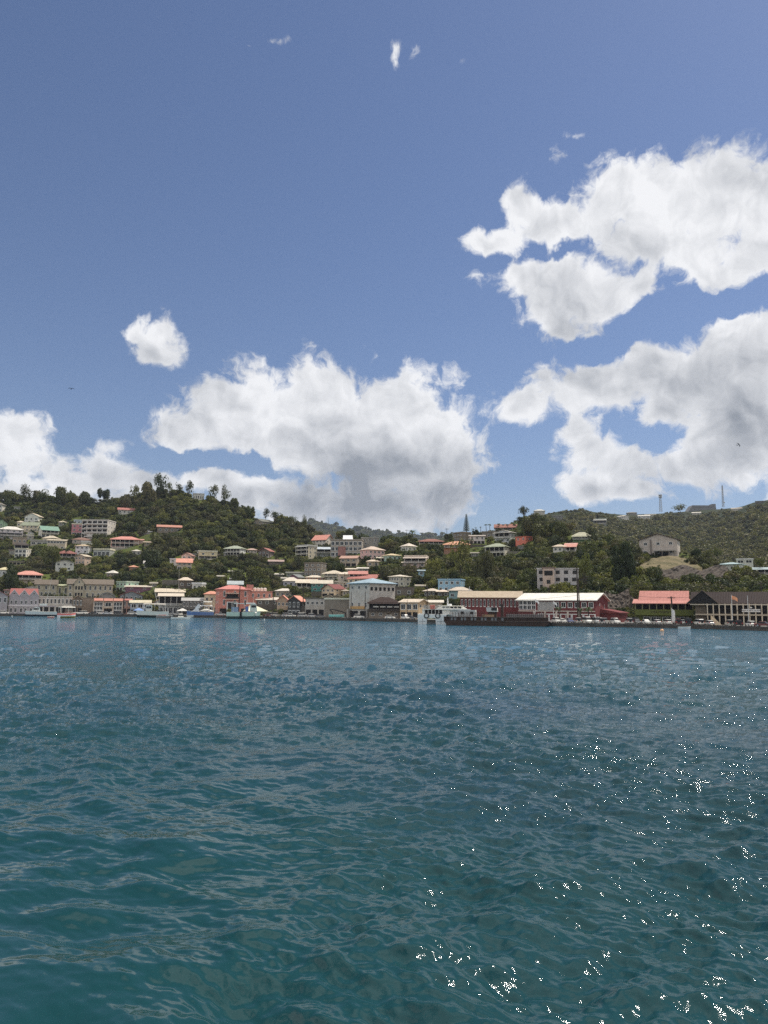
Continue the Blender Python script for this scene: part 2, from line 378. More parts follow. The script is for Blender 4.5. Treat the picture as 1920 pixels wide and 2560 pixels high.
# far right hill
FV = [(1150,1345),(1240,1325),(1290,1302),(1340,1290),(1400,1278),(1450,1275),(1500,1282),(1560,1287),(1650,1284),(1700,1280),(1760,1275),(1800,1273),(1850,1268),(1885,1256),(1920,1250),(2000,1235),(2300,1215)]
FD = [(1150,1000),(1400,1150),(1650,1350),(1750,1350),(1920,1150),(2300,1000)]
def far_at(u, t):
    v0 = 1520.0; vr = interp(FV, u); Dr = interp(FD, u)
    bulge = math.sin(u*0.017+t*3.0)*0.05*math.sin(math.pi*t)
    return at(u, v0+(vr-v0)*t, 480+(Dr-480)*(t+bulge)**1.25)
rows = []
us2 = list(range(1100, 2401, 14))
for k in range(0, 41):
    rows.append([tuple(far_at(u, k/40)) for u in us2])
rows.append([(x*1.08, y*1.08, z*0.9) for (x, y, z) in rows[-1]]); rows.append([(x*1.2, y*1.2, z*0.3) for (x, y, z) in rows[-2]])
grid_obj('far_hill', rows, M['far'])
# distant mountain
MV = [(560,1350),(640,1330),(700,1318),(745,1306),(777,1300),(800,1304),(840,1314),(870,1322),(905,1320),(940,1326),(1000,1332),(1040,1338),(1070,1335),(1110,1338),(1150,1337),(1200,1345),(1300,1372)]
rows = []
us3 = list(range(500, 1321, 8))
for k in range(0, 25):
    t = k/24
    rows.append([tuple(at(u, 1500+(interp(MV, u)+2.2*math.sin(u*0.11)+1.6*math.sin(u*0.23+1)-1500)*t, 1700+1500*t+60*math.sin(u*.03+t*8)*math.sin(math.pi*t))) for u in us3])
rows.append([(x*1.1, y*1.1, z*0.7) for (x, y, z) in rows[-1]]); rows.append([(x*1.3, y*1.3, 2) for (x, y, z) in rows[-2]])
grid_obj('distant_mountain', rows, M['far'])

# quay: a walled edge along the harbour, road on top
q = MB(); usq = list(range(-400, 2301, 25))
edge = [Vector(p_ground(u, 0, D0(u))) for u in usq]; back = [Vector(p_ground(u, 0, D1(u)+1)) for u in usq]
for i in range(len(usq)-1):
    a, b, c, d_ = edge[i], edge[i+1], back[i+1], back[i]
    q.poly([(a.x,a.y,QZ),(b.x,b.y,QZ),(c.x,c.y,QZ),(d_.x,d_.y,QZ)], 0)
    q.poly([(a.x,a.y,-3),(b.x,b.y,-3),(b.x,b.y,QZ),(a.x,a.y,QZ)], 1)
o = q.build('quay', [M['asphalt'], M['rock']]); o['kind'] = 'structure'
# kerb beam along the quay edge
q = MB()
for i in range(len(usq)-1):
    a, b = edge[i], edge[i+1]; n = Vector((0, 0.55, 0))
    q.hexa([(a.x,a.y-0.12,QZ-0.35),(b.x,b.y-0.12,QZ-0.35),(b.x,b.y+0.5,QZ-0.35),(a.x,a.y+0.5,QZ-0.35)],
           [(a.x,a.y-0.12,QZ+0.16),(b.x,b.y-0.12,QZ+0.16),(b.x,b.y+0.5,QZ+0.16),(a.x,a.y+0.5,QZ+0.16)])
o = q.build('kerb', M['rock']); o['kind'] = 'structure'

# ------------------------------------------------------------------ water
def mat_water():
    m, nt, b = new_mat('harbour_water'); g = N(nt, 'ShaderNodeNewGeometry')
    mp = N(nt, 'ShaderNodeMapping'); mp.inputs['Scale'].default_value = (0.7, 1.0, 1); nt.links.new(g.outputs['Position'], mp.inputs[0])
    a = noise(nt, mp.outputs[0], 0.035, 3, 0.55)
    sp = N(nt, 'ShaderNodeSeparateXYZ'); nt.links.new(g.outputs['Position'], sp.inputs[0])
    sky_tint = smooth(nt, sp.outputs[1], 25, 150)  # bluer body colour further out, standing in for reflected sky
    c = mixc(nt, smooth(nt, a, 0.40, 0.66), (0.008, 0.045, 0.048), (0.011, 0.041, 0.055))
    c = mixc(nt, sky_tint, c, (0.020, 0.115, 0.172))
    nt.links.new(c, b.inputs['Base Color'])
    b.inputs['Roughness'].default_value = 0.05; b.inputs['IOR'].default_value = 1.333; b.inputs['Specular IOR Level'].default_value = 0.5
    n1 = noise(nt, mp.outputs[0], 3.6, 6, 0.68); n2 = noise(nt, mp.outputs[0], 0.9, 3, 0.55)
    h = mathn(nt, 'ADD', mathn(nt, 'MULTIPLY', n1, 0.10), mathn(nt, 'MULTIPLY', n2, 0.18))
    cd = N(nt, 'ShaderNodeVectorMath', operation='LENGTH'); nt.links.new(g.outputs['Position'], cd.inputs[0])
    st = smooth(nt, cd.outputs[1], 5, 60, 0.13, 0.95)
    bp = N(nt, 'ShaderNodeBump'); bp.inputs['Distance'].default_value = 1.0
    cx = smooth(nt, mathn(nt, 'ADD', sp.outputs[0], mathn(nt, 'MULTIPLY', sp.outputs[1], 0.12)), -3.0, 3.5, 0.22, 1.0)
    calm = mathn(nt, 'MAXIMUM', cx, smooth(nt, cd.outputs[1], 13, 34))
    st = mathn(nt, 'MULTIPLY', st, calm)
    nt.links.new(st, bp.inputs['Strength']); nt.links.new(h, bp.inputs['Height']); nt.links.new(bp.outputs[0], b.inputs['Normal'])
    return m
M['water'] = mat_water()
def wave_height(X, Y, cell):
    rng = np.random.RandomState(5); Z = np.zeros_like(X); 
    wind = math.radians(250)
    # slow warp keeps crests from running as straight lines
    wx = 0.5*np.sin(0.31*X+0.17*Y+1)+0.4*np.sin(-0.13*X+0.37*Y)+0.25*np.sin(0.9*X-0.6*Y+2)
    wy = 0.5*np.sin(0.23*X-0.29*Y+3)+0.4*np.sin(0.41*X+0.11*Y+1)+0.25*np.sin(0.7*X+0.8*Y+5)
    Xw, Yw = X+wx*0.5, Y+wy*0.5
    gust = 0.75+0.25*np.sin(0.06*X+0.09*Y)*np.sin(0.11*X-0.05*Y+1)+0.15*np.sin(0.35*X+0.2*Y)
    calm = np.maximum(np.clip((X+0.12*Y+3.0)/6.5, 0, 1), np.clip((np.hypot(X, Y)-13)/21, 0, 1)); calm = calm*calm*(3-2*calm)
    for i in range(110):
        L = 0.16*(8.0/0.16)**(i/109.0); k = 2*math.pi/L
        th = wind + rng.normal(0, 0.62); A = 0.0078*L**0.93*(1.0 if L < 4 else 0.55)
        ph = rng.uniform(0, 6.28); fade = np.clip((L/cell-1.3)/1.5, 0, 1)
        s = np.sin(k*(Xw*math.cos(th)+Yw*math.sin(th))+ph)
        s = 2*((s+1)/2)**1.6-0.8
        Z += A*fade*s*(1 if L > 1.1 else (0.34+1.25*calm))
    return Z*gust
def water_mesh():
    naz, nr = 1100, 1250
    az_ = np.concatenate([np.linspace(-1.35, -0.62, 24, endpoint=False), np.linspace(-0.62, 0.62, naz), np.linspace(0.62, 1.35, 25)[1:]])
    # distance grows so that rows stay evenly spaced as seen from a low boat
    dep = np.linspace(math.radians(42), math.radians(0.35), nr)
    R = CAMH/np.tan(dep); R = np.concatenate([[0.5, 3.0], R, [1200, 2500, 6000, 9000]])
    A, RR = np.meshgrid(az_, R)
    X, Y = RR*np.sin(A), RR*np.cos(A)
    cell = np.maximum(np.gradient(R)[:, None]*0.6*np.ones_like(A), RR*np.abs(np.gradient(az_))[None, :])
    Z = wave_height(X, Y, cell)
    far = np.clip((210-RR)/130, 0, 1); Z *= far
    rows = np.stack([X, Y, Z], -1)
    o = grid_obj('water', rows, M['water']); return o
water_mesh()
bk = MB()   # the rest of the bay behind and beside the boat
bk.poly([(-9000,-9000,-0.25),(9000,-9000,-0.25),(9000,9000,-0.25),(-9000,9000,-0.25)])
o = bk.build('water_beyond', M['water']); o['kind'] = 'structure'
# ------------------------------------------------------------------ building kit
def win_mesh(fr, pane, name='window'):
    b = MB(); t = 0.10
    b.box(-.5,-.5+t,-.06,.02,-.5,.5,0); b.box(.5-t,.5,-.06,.02,-.5,.5,0)
    b.box(-.5+t,.5-t,-.06,.02,-.5,-.5+t,0); b.box(-.5+t,.5-t,-.06,.02,.5-t,.5,0)
    b.box(-.025,.025,-.05,.02,-.5+t,.5-t,0)
    return b.mesh(name, [fr])
WM = {'w': win_mesh(M['white'], M['glass']), 'd': win_mesh(M['wood'], M['glass']), 'g': win_mesh(M['grey'], M['glass'])}
pm = MB(); pm.box(-.41,.41,-.035,.015,-.41,.41); PANE = pm.mesh('pane', [M['glass']])
dm = MB(); dm.box(-.5,.5,-.06,.02,0,1); DOORM = dm.mesh('door', [M['wood']])
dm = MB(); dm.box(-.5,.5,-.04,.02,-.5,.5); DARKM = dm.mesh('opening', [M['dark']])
HOUSES = []     # (u0, u1, vtop, vbase, Y, short text) for keeping trees clear and for describing neighbours

def place(par, me, name, x, y, z, w, h, side=0, color=None):
    o = link(name, me, par, color, (x, y, z)); o.scale = (w, 1, h)
    if side: o.rotation_euler = (0, 0, math.pi/2*side)
    return o
def window(par, x, y, z, w, h, style='w', side=0):
    o = place(par, WM[style], 'window', x, y, z, w, h, side)
    p = link('pane', PANE, o); return o

def roof_mesh(rt, w, d, h, rh, ov):
    """roof of a w by d body whose walls stop at height h; front wall lies on y=0"""
    b = MB(); t = 0.22
    x0, x1, y0, y1 = -w/2-ov, w/2+ov, -ov, d+ov
    sl = ov*rh/(d/2) if rt in 'gh' else 0
    if rt == 'F':
        b.box(x0, x1, y0, y1, h, h+max(rh, .25)); return b
    if rt == 's':
        b.hexa([(x0,y0,h-t),(x1,y0,h-t),(x1,y1,h+rh-t),(x0,y1,h+rh-t)], [(x0,y0,h),(x1,y0,h),(x1,y1,h+rh),(x0,y1,h+rh)]); return b
    if rt == 'h':
        r = max(0.3, (w-d)/2) if w > d else 0.3
        e = [(x0,y0,h-.08),(x1,y0,h-.08),(x1,y1,h-.08),(x0,y1,h-.08)]; e2 = [(x,y,z+t) for x,y,z in e]
        k = len(b.v); b.v += e+e2+[(-r,d/2,h+rh),(r,d/2,h+rh)]
        b.f += [(3,2,1,0),(0,1,5,4),(1,2,6,5),(2,3,7,6),(3,0,4,7),(4,5,9,8),(5,6,9),(6,7,8,9),(7,4,8)]; b.m += [0]*9; return b
    if rt == 'g':     # ridge runs along the front
        ym = d/2
        b.hexa([(x0,y0,h-.05-sl*.6),(x1,y0,h-.05-sl*.6),(x1,ym,h+rh-.05),(x0,ym,h+rh-.05)], [(x0,y0,h+t-sl*.6),(x1,y0,h+t-sl*.6),(x1,ym,h+rh+t),(x0,ym,h+rh+t)])
        b.hexa([(x0,ym,h+rh-.05),(x1,ym,h+rh-.05),(x1,y1,h-.05-sl*.6),(x0,y1,h-.05-sl*.6)], [(x0,ym,h+rh+t),(x1,ym,h+rh+t),(x1,y1,h+t-sl*.6),(x0,y1,h+t-sl*.6)]); return b
    if rt == 'f':     # gable towards the front
        s2 = ov*rh/(w/2)
        for sg in (-1, 1):
            a = [(sg*(w/2+ov),y0,h-.05-s2),(0,y0,h+rh-.05),(0,y1,h+rh-.05),(sg*(w/2+ov),y1,h-.05-s2)]
            c = [(x,y,z+t) for x,y,z in a]
            if sg > 0: a, c = a[::-1], c[::-1]
            b.hexa(a, c)
        return b
def walls_mesh(rt, w, d, h, rh, base):
    b = MB(); b.box(-w/2, w/2, 0, d, -base, h-.06)
    if rt == 'g':
        for sx in (-1, 1):
            x = sx*w/2; x2 = x-sx*.25
            b.hexa([(x,0,h-.06),(x,d,h-.06),(x2,d,h-.06),(x2,0,h-.06)], [(x,d/2-.05,h+rh-.1),(x,d/2+.05,h+rh-.1),(x2,d/2+.05,h+rh-.1),(x2,d/2-.05,h+rh-.1)])
    if rt == 'f':
        b.hexa([(-w/2,0,h-.06),(w/2,0,h-.06),(w/2,.25,h-.06),(-w/2,.25,h-.06)], [(-.05,0,h+rh-.1),(.05,0,h+rh-.1),(.05,.25,h+rh-.1),(-.05,.25,h+rh-.1)])
        b.hexa([(-w/2,d-.25,h-.06),(w/2,d-.25,h-.06),(w/2,d,h-.06),(-w/2,d,h-.06)], [(-.05,d-.25,h+rh-.1),(.05,d-.25,h+rh-.1),(.05,d,h+rh-.1),(-.05,d,h+rh-.1)])
    if rt == 's':
        b.hexa([(-w/2,0,h-.06),(w/2,0,h-.06),(w/2,d,h-.06),(-w/2,d,h-.06)], [(-w/2,0,h-.05),(w/2,0,h-.05),(w/2,d,h+rh-.25),(-w/2,d,h+rh-.25)])
    return b

def house(u0, u1, vt, ve, vb, label, cat, wall, roof, rt='h', st='3', sd='', Y=None, ws='w', d=None, ov=0.7, base=3.0, group=None, name=None, trim=None, flat=False, short=None, nw_side=None):
    """st: storeys from the top, one code each, joined by '/': '4' windows, 'V4' veranda of 4 bays, 'B3' big openings, '-' blank, 'D' door and windows
       sd: '' or 'R.3' / 'L.3' = share of the width that is the right / left side face"""
    uc = (u0+u1)/2; az_, _ = azel(uc, vb)
    if Y is None: Y = Dn(uc, vb)
    zb = at(uc, vb, Y).z
    if flat: zb = QZ-0.02
    depthc = proj(Vector((at(uc, vb, Y).x, Y, zb)))[2]
    pxm = depthc/F
    Sx = (u1-u0)*pxm*math.cos(az_)
    if sd:
        fr = float(sd[1:]); th = math.atan(fr/(1-fr)/0.8); th = min(max(th, 0.14), 0.85)
        w = (1-fr)*Sx/math.cos(th); dp = d or min(max(fr*Sx/math.sin(th), 4), 16)
        th = -th if sd[0] == 'R' else th
    else: th = 0; w = Sx; dp = d or min(max(w*.7, 5), 11)
    vbp = proj(Vector((at(uc, vb, Y).x, Y, zb)))[1]
    H = (vbp-ve)*pxm; el_ = math.atan2(zb+H-CAMH, Y)
    rh = (ve-vt)*pxm + (dp/2*math.tan(max(el_, 0))*0.9 if rt in 'ghfs' and rt != 'f' else 0)
    rh = max(rh, 0.3)
    if rt == 's': rh += dp/2*math.tan(max(el_, 0))*0.9
    p = at(uc, vb, Y)
    # centre of the front face; shift so that the whole outline spans u0..u1
    rz = -az_+th
    cx = (w/2*0 - (dp/2)*math.sin(abs(th)))*(1 if th < 0 else -1 if th > 0 else 0)
    root = empty(name or {'house': 'house'}.get(cat, cat.replace(' ', '_')), (p.x+cx*math.cos(az_)*1.0, Y-cx*math.sin(az_), zb), rz, label, cat, group)
    wl = walls_mesh(rt, w, dp, H, rh, base).build('wall', M['wall'], root, wall)
    rf = roof_mesh(rt, w, dp, H, rh, ov if rt != 'F' else 0.25).build('roof', M['roof'] if rt != 'F' else M['wall'], root, roof)
    tr = trim or (0.58,0.57,0.54)
    codes = st.split('/'); ns = len(codes); sh = H/ns
    n_side = nw_side if nw_side is not None else max(1, int(round(dp/4.2)))
    for i, c in enumerate(codes):
        z0 = H-(i+1)*sh; zc = z0+sh*0.52
        if c == '-': continue
        if c[0].isdigit():
            n = int(c); cap = 1.6 if w < 18 else 2.3; ww = min(cap, w/(n*1.9)); wh = min(cap*.9, sh*.5)
            for k in range(n):
                x = -w/2+(k+.5)*w/n + 0.12*math.sin(k*7+i*3+u0); window(root, x, 0, zc, ww, wh, ws)
        elif c[0] == 'T':
            n = int(c[1:]); ww = min(1.1, w/(n*1.9)); wh = sh*.66
            for k in range(n): window(root, -w/2+(k+.5)*w/n, 0, z0+sh*.5, ww, wh, ws)
        elif c[0] == 'B':
            n = int(c[1:]); ww = w/n*.8; wh = sh*.74
            for k in range(n): window(root, -w/2+(k+.5)*w/n, 0, z0+sh*.45, ww, wh, ws)
        elif c[0] == 'S':      # strip of louvres
            n = int(c[1:]); ww = w/n*.94; wh = sh*.42
            for k in range(n): window(root, -w/2+(k+.5)*w/n, 0, z0+sh*.6, ww, wh, ws)
        elif c[0] == 'O':      # dark openings
            n = int(c[1:]); ww = w/n*.78
            for k in range(n): place(root, DARKM, 'opening', -w/2+(k+.5)*w/n, 0, z0+sh*.45, ww, sh*.72)
        elif c[0] == 'D':
            n = int(c[1:] or 3)
            for k in range(n):
                x = -w/2+(k+.5)*w/n
                if k == n//2: place(root, DOORM, 'door', x, 0, z0+.05, min(1.1, w/n*.6), min(2.1, sh*.75))
                else: window(root, x, 0, zc, min(1.3, w/n*.55), min(1.2, sh*.45), ws)
        elif c[0] == 'V':      # veranda: dark recess, slab, posts, railing
            n = int(c[1:]); pr = 1.5
            o = place(root, DARKM, 'opening', 0, 0, z0+sh*.55, w*.94, sh*.72)
            b = MB(); b.box(-w/2, w/2, -pr, -.07, z0-.18, z0+.02); b.build('balcony', M['plain'], root, tr)
            b = MB()
            for k in range(n+1):
                x = -w/2+.12+k*(w-.24)/n; b.box(x-.10, x+.10, -pr+.05, -pr+.25, z0+.02, H-i*sh-.22)
            b.build('posts', M['plain'], root, tr) if n > 12 else None
            if n <= 12:
                for k in range(n+1):
                    x = -w/2+.12+k*(w-.24)/n; pb = MB(); pb.box(x-.10, x+.10, -pr+.05, -pr+.25, z0+.02, H-i*sh-.22); pb.build('post', M['plain'], root, tr)
            rb = MB(); rb.box(-w/2, w/2, -pr+.10, -pr+.18, z0+.82, z0+.92)
            m_ = int(w/.45)
            for k in range(m_): x = -w/2+(k+.5)*w/m_; rb.box(x-.05, x+.05, -pr+.11, -pr+.17, z0+.02, z0+.82)
            rb.build('railing', M['plain'], root, tr)
            if i == 0:
                e = MB(); e.hexa([(-w/2-ov,-pr-.35,H-.5),(w/2+ov,-pr-.35,H-.5),(w/2+ov,-ov*.5,H-.02),(-w/2-ov,-ov*.5,H-.02)], [(-w/2-ov,-pr-.35,H-.38),(w/2+ov,-pr-.35,H-.38),(w/2+ov,-ov*.5,H+.12),(-w/2-ov,-ov*.5,H+.12)])
                e.build('eave', M['roof'] if rt != 'F' else M['plain'], root, roof)
        if sd and n_side and c != '-':
            s = 1 if th < 0 else -1
            for k in range(n_side):
                yy = (k+.5)*dp/n_side
                window(root, s*w/2, yy, zc, min(1.2, dp/n_side*.5), min(1.3, sh*.5), ws, s)
    vis_b = vb
    HOUSES.append((u0, u1, vt, vis_b, Y, short or label, root.name))
    root['_w'] = w; root['_d'] = dp; root['_h'] = H
    return root
def dims(r):
    w, d, h = r['_w'], r['_d'], r['_h']; return w, d, h

# ------------------------------------------------------------------ hillside houses
H = house
W = S((205,203,198)); CRM = S((205,196,172)); BG = S((188,176,156)); PK = S((196,150,146)); GY = S((150,148,144)); LI = S((190,184,194))
RW = S((235,234,230)); RC = S((214,200,176)); RR = S((196,84,66)); RO = S((222,130,92)); RG = S((150,165,140)); RT = S((120,178,160)); RB = S((140,175,200)); RGY = S((150,146,140)); RBR = S((90,66,56)); SAL = S((186,104,88))
HL = [
 (-14,13,1257,1262,1280,'white upper house at far left edge half behind trees',W,RGY,'h','2/2','R.3'),
 (35,50,1266,1268,1276,'small flat grey house among high trees at far left',GY,GY,'F','2',''),
 (61,109,1283,1291,1305,'white gabled house above the beige house at upper left',S((215,212,205)),RC,'f','3','R.28'),
 (-14,19,1298,1309,1322,'pale green gabled house at the left edge',S((150,185,150)),RG,'f','1/1',''),
 (42,61,1302,1306,1318,'tiny cream hut left of the white gabled house',CRM,RC,'h','2',''),
 (52,104,1306,1314,1329,'beige two storey house with grey green roof at upper left',BG,RG,'g','4/4','R.2'),
 (-4,57,1316,1324,1347,'large lilac white house with bright white hip roof at left edge',LI,RW,'h','4/V3/4',''),
 (95,146,1316,1325,1343,'white house with turquoise roof and green balcony band',W,RT,'g','V4/B4','L.16'),
 (146,166,1302,1306,1316,'small grey house with pointed roof half hidden by trees',GY,RC,'h','2',''),
 (184,210,1299,1301,1310,'pale blue top house behind the pink house',S((170,185,205)),S((190,200,210)),'F','3',''),
 (178,206,1308,1311,1339,'tall pink house left of the white four storey hotel',S((190,112,128)),RC,'F','2/2/B2',''),
 (295,337,1270,1275,1285,'white bungalow with red roof high in the trees',W,S((190,95,85)),'g','4',''),
 (106,150,1339,1346,1358,'cream house with wide beige hip roof',CRM,RC,'h','3','R.3'),
 (117,167,1348,1351,1375,'long beige wing with louvre windows below the hip roof',BG,RC,'s','S6/3','R.1'),
 (76,119,1349,1354,1362,'low grey bungalow with rusty barred opening',S((165,160,150)),GY,'F','B3',''),
 (31,66,1343,1345,1361,'beige flat block stepped on the slope',S((160,142,126)),S((160,142,126)),'F','3',''),
 (36,71,1355,1362,1373,'grey house with dark hip roof and white balcony',S((165,160,158)),S((90,82,80)),'h','V2',''),
 (36,77,1371,1373,1393,'white two storey house with flat roof and dark balcony openings',W,RC,'F','B3/B3','R.3'),
 (180,228,1344,1350,1359,'bungalow with rusty brown roof below the hotel',S((175,165,160)),S((150,105,90)),'h','3',''),
 (203,231,1353,1355,1361,'small white shed behind the cream roofed white house',W,RW,'F','-',''),
 (188,229,1361,1365,1384,'white square house with thin cream roof',S((200,203,212)),S((215,190,150)),'h','3/2','R.2'),
 (233,287,1371,1375,1392,'long grey house with flat cream roof on thin posts',S((150,155,152)),RC,'F','B4','R.25'),
 (277,353,1341,1348,1369,'long coral house with coral roof and two galleries',S((178,92,90)),S((224,120,104)),'h','V6/V6','R.08'),
 (145,189,1376,1383,1394,'house with rust red roof over a dark porch',S((150,140,135)),S((160,80,70)),'h','V4',''),
 (187,227,1386,1391,1411,'pinkish beige two storey house with R windows'.replace(' with R windows',' with balcony room'),S((190,165,150)),RC,'f','3/3','R.4'),
 (138,184,1400,1406,1427,'white rounded house on stilts with overhanging upper floor',S((205,207,205)),S((200,198,190)),'f','3/2',''),
 (22,60,1402,1405,1412,'low cream terrace wall house in the bushes',S((170,160,140)),S((120,115,105)),'F','O4',''),
 (266,298,1426,1433,1441,'small pavilion with white hip roof on tall stilts',S((175,155,145)),RW,'h','2','R.4'),
 (38,104,1427,1436,1461,'large house with coral hip roof and open veranda',S((196,178,165)),S((226,128,108)),'h','V4/D3',''),
 (-8,33,1418,1425,1441,'white house with pale yellow roof at left edge',S((195,200,205)),S((225,215,160)),'h','3','R.15'),
 (50,110,1465,1475,1492,'white house with broad low gable roof',S((190,190,196)),RW,'f','4',''),
 (87,141,1450,1461,1493,'cream house with brown shingle roof and wing shaped shutters',S((168,162,142)),S((128,116,104)),'g','T3/T5',''),
 (141,171,1461,1464,1490,'pale yellow green roofed shed between two cream houses',S((170,170,140)),S((205,215,170)),'s','T2',''),
 (168,281,1449,1461,1497,'very large cream house with brown shingle roof and central gable',S((180,172,152)),S((130,118,106)),'g','T9/T8','',{'d':12}),
 (10,30,1472,1476,1486,'small house with pink roof behind the lilac warehouse',S((170,150,150)),S((220,150,140)),'h','2',''),
 (290,346,1453,1456,1477,'mint green flat house with open terrace',S((150,190,175)),S((160,180,170)),'F','3/B3','R.55'),
 (313,377,1463,1467,1484,'purple house with cream sheet roof',S((112,78,100)),S((215,205,190)),'s','2/1',''),
 (300,356,1478,1488,1503,'blue grey house with red and orange roof',S((130,142,155)),S((200,92,66)),'f','T5',''),
 (482,510,1233,1236,1250,'white hilltop building with tall columns among the trees',W,S((190,190,190)),'F','T5',''),
 (393,453,1313,1318,1332,'long stone house with orange red roof under dark trees',S((130,118,104)),S((204,118,88)),'g','4',''),
 (335,358,1347,1350,1360,'small pink topped shed behind trees',S((180,150,140)),S((205,130,110)),'s','-',''),
 (330,352,1374,1378,1388,'small white hip roofed hut below the coral house',S((190,185,180)),S((225,220,210)),'h','2',''),
 (323,345,1413,1418,1424,'tiny house with orange roof in the bushes',S((160,120,90)),S((224,130,80)),'h','1',''),
 (360,398,1402,1409,1420,'grey veranda house with white sheet roof',S((150,150,148)),S((205,205,208)),'s','V3',''),
 (424,452,1396,1398,1415,'white cube house left of the pink gabled house',S((205,205,206)),RW,'F','2/2',''),
 (453,487,1382,1389,1406,'pinkish two storey gabled house',S((200,170,160)),S((170,120,105)),'f','2/2','R.25'),
 (442,479,1397,1406,1424,'beige house with bright orange roof in front of the pink one',S((186,165,148)),S((238,134,98)),'g','3/B3',''),
 (496,543,1376,1380,1399,'cream and grey house with thin white roof',S((205,190,150)),RC,'F','2/V3',''),
 (562,614,1364,1371,1391,'white two storey house with green roof edge and galleries',S((205,210,212)),S((175,190,170)),'h','V5/V5','R.25'),
 (617,642,1371,1375,1383,'small pale pink roofed house on the road',S((180,170,165)),S((215,175,165)),'h','3',''),
 (645,686,1370,1378,1394,'dark wooden house with red roof and long balcony',S((110,95,88)),S((178,92,80)),'f','3/V4','R.3'),
 (672,708,1400,1404,1411,'low shed with rusty pink roof under the trees',S((110,100,95)),S((190,160,155)),'g','-',''),
 (446,480,1443,1451,1471,'dark square house with cream pyramid roof',S((90,82,76)),S((230,212,190)),'h','2',''),
 (480,514,1456,1461,1473,'small white house with flat white roof right of the pyramid roof',S((205,203,200)),RW,'F','2','R.3'),
 (389,461,1471,1479,1492,'long open house with cream sheet roof',S((120,112,100)),S((222,208,186)),'s','V6',''),
 (385,416,1498,1505,1518,'small white house with orange awning roof',S((180,185,190)),S((228,120,90)),'f','3',''),
 (570,606,1453,1461,1474,'grey house with pale blue sheet roof above the salmon building',S((120,120,122)),S((185,205,220)),'g','-',''),
 (576,611,1444,1448,1456,'low grey sheds stacked on the slope',S((120,118,118)),S((175,178,182)),'s','-',''),
 (634,682,1297,1304,1311,'grey roofed house on the ridge line',S((150,140,130)),S((130,135,128)),'f','2','R.6'),
 (742,793,1362,1366,1396,'beige apartment block with stacked balconies on the slope',S((186,178,162)),S((170,172,172)),'F','V2/V2/V2','R.45'),
 (792,830,1367,1372,1393,'blue grey house with pale blue roof between two blocks',S((140,148,162)),S((185,205,228)),'s','V2/3',''),
 (780,833,1338,1350,1366,'white villa with bright orange red gabled roof',S((205,198,192)),S((232,122,96)),'g','4/3','R.35'),
 (826,909,1348,1351,1392,'large grey brown apartment block with white skylight gable',S((160,150,140)),S((150,142,134)),'F','B7/B7/B7','R.05'),
 (903,946,1343,1346,1372,'grey concrete block behind the apartment building',S((140,138,134)),S((150,148,144)),'F','3/2/2',''),
 (900,962,1366,1375,1397,'pink house with cream hip roof',S((204,166,166)),S((220,196,180)),'h','4/4','L.35'),
 (850,901,1390,1396,1417,'beige house with low pink roof edge',S((166,152,138)),S((204,150,130)),'g','3/O3','R.2'),
 (917,948,1399,1404,1417,'little cream house with round hip roof',S((165,150,130)),S((226,206,184)),'h','2',''),
 (760,816,1406,1408,1441,'unfinished grey concrete building with empty openings',S((120,112,104)),S((120,112,104)),'F','3/4/4','R.25'),
 (810,859,1426,1433,1449,'white house with cream hip roof and low railing',S((195,190,182)),S((230,216,194)),'h','V3/3','R.3'),
 (845,884,1430,1436,1452,'pale house with white lean roof left of the red roofed veranda',S((180,170,165)),S((232,218,202)),'h','2',''),
 (873,917,1427,1434,1456,'yellow walled house with red roof and dark upper veranda',S((205,190,150)),S((206,110,96)),'s','V4/3',''),
 (716,761,1429,1433,1442,'grey green low house behind the purple one',S((130,138,126)),S((120,125,118)),'s','4',''),
 (722,760,1436,1443,1452,'purple gabled house with grey sheet roof',S((125,82,108)),S((140,150,156)),'f','1','R.4'),
 (764,808,1438,1444,1454,'row of orange huts with white roofs',S((168,88,40)),S((226,214,196)),'h','T6',''),
 (708,748,1443,1453,1467,'lilac house with white pyramid roof',S((172,172,196)),S((232,222,208)),'h','3',''),
 (741,792,1449,1456,1471,'cream house with long white gable roof and porch openings',S((200,188,166)),S((232,220,200)),'g','V4',''),
 (778,830,1451,1459,1478,'bright turquoise house with white balcony',S((60,142,142)),S((225,216,200)),'g','4/3',''),
 (804,862,1461,1472,1492,'cream house with dark red gable roof and side porch',S((200,182,156)),S((146,54,54)),'f','3/O2','R.45'),
 (846,872,1454,1457,1472,'small pale house wedged beside the blue roofed block',S((190,172,158)),S((200,190,176)),'F','2',''),
 (870,955,1437,1447,1458,'long red roofed house behind the blue roofed block',S((205,190,160)),S((196,92,80)),'g','5','R.2'),
 (688,737,1471,1478,1494,'beige bungalow with wide white roof',S((170,158,144)),S((226,220,212)),'h','4',''),
 (641,693,1494,1500,1528,'grey boarded warehouse with curved white roof edge',S((92,86,80)),S((222,212,200)),'g','3/-',''),
 (1002,1041,1358,1366,1379,'white house with cream hip roof beside the lone palm',S((205,205,202)),S((232,220,206)),'h','3','R.55'),
 (1048,1108,1347,1353,1362,'wide brown house with low red brown hip roof',S((120,96,80)),S((160,92,76)),'h','V5',''),
 (1110,1173,1353,1361,1376,'orange house with wide orange hip roof on a terrace',S((190,120,72)),S((226,142,86)),'h','V5/-',''),
 (1134,1178,1330,1333,1353,'grey house with arched windows under the tall pine',S((112,106,92)),S((120,112,100)),'F','3/3','R.5'),
 (1174,1212,1337,1340,1361,'white house with dark ground floor openings beside palms',S((200,194,196)),S((190,180,174)),'s','T3/O4',''),
 (1205,1240,1328,1331,1345,'grey flat roofed house behind the white one near the palms',S((120,112,104)),S((130,124,116)),'F','3',''),
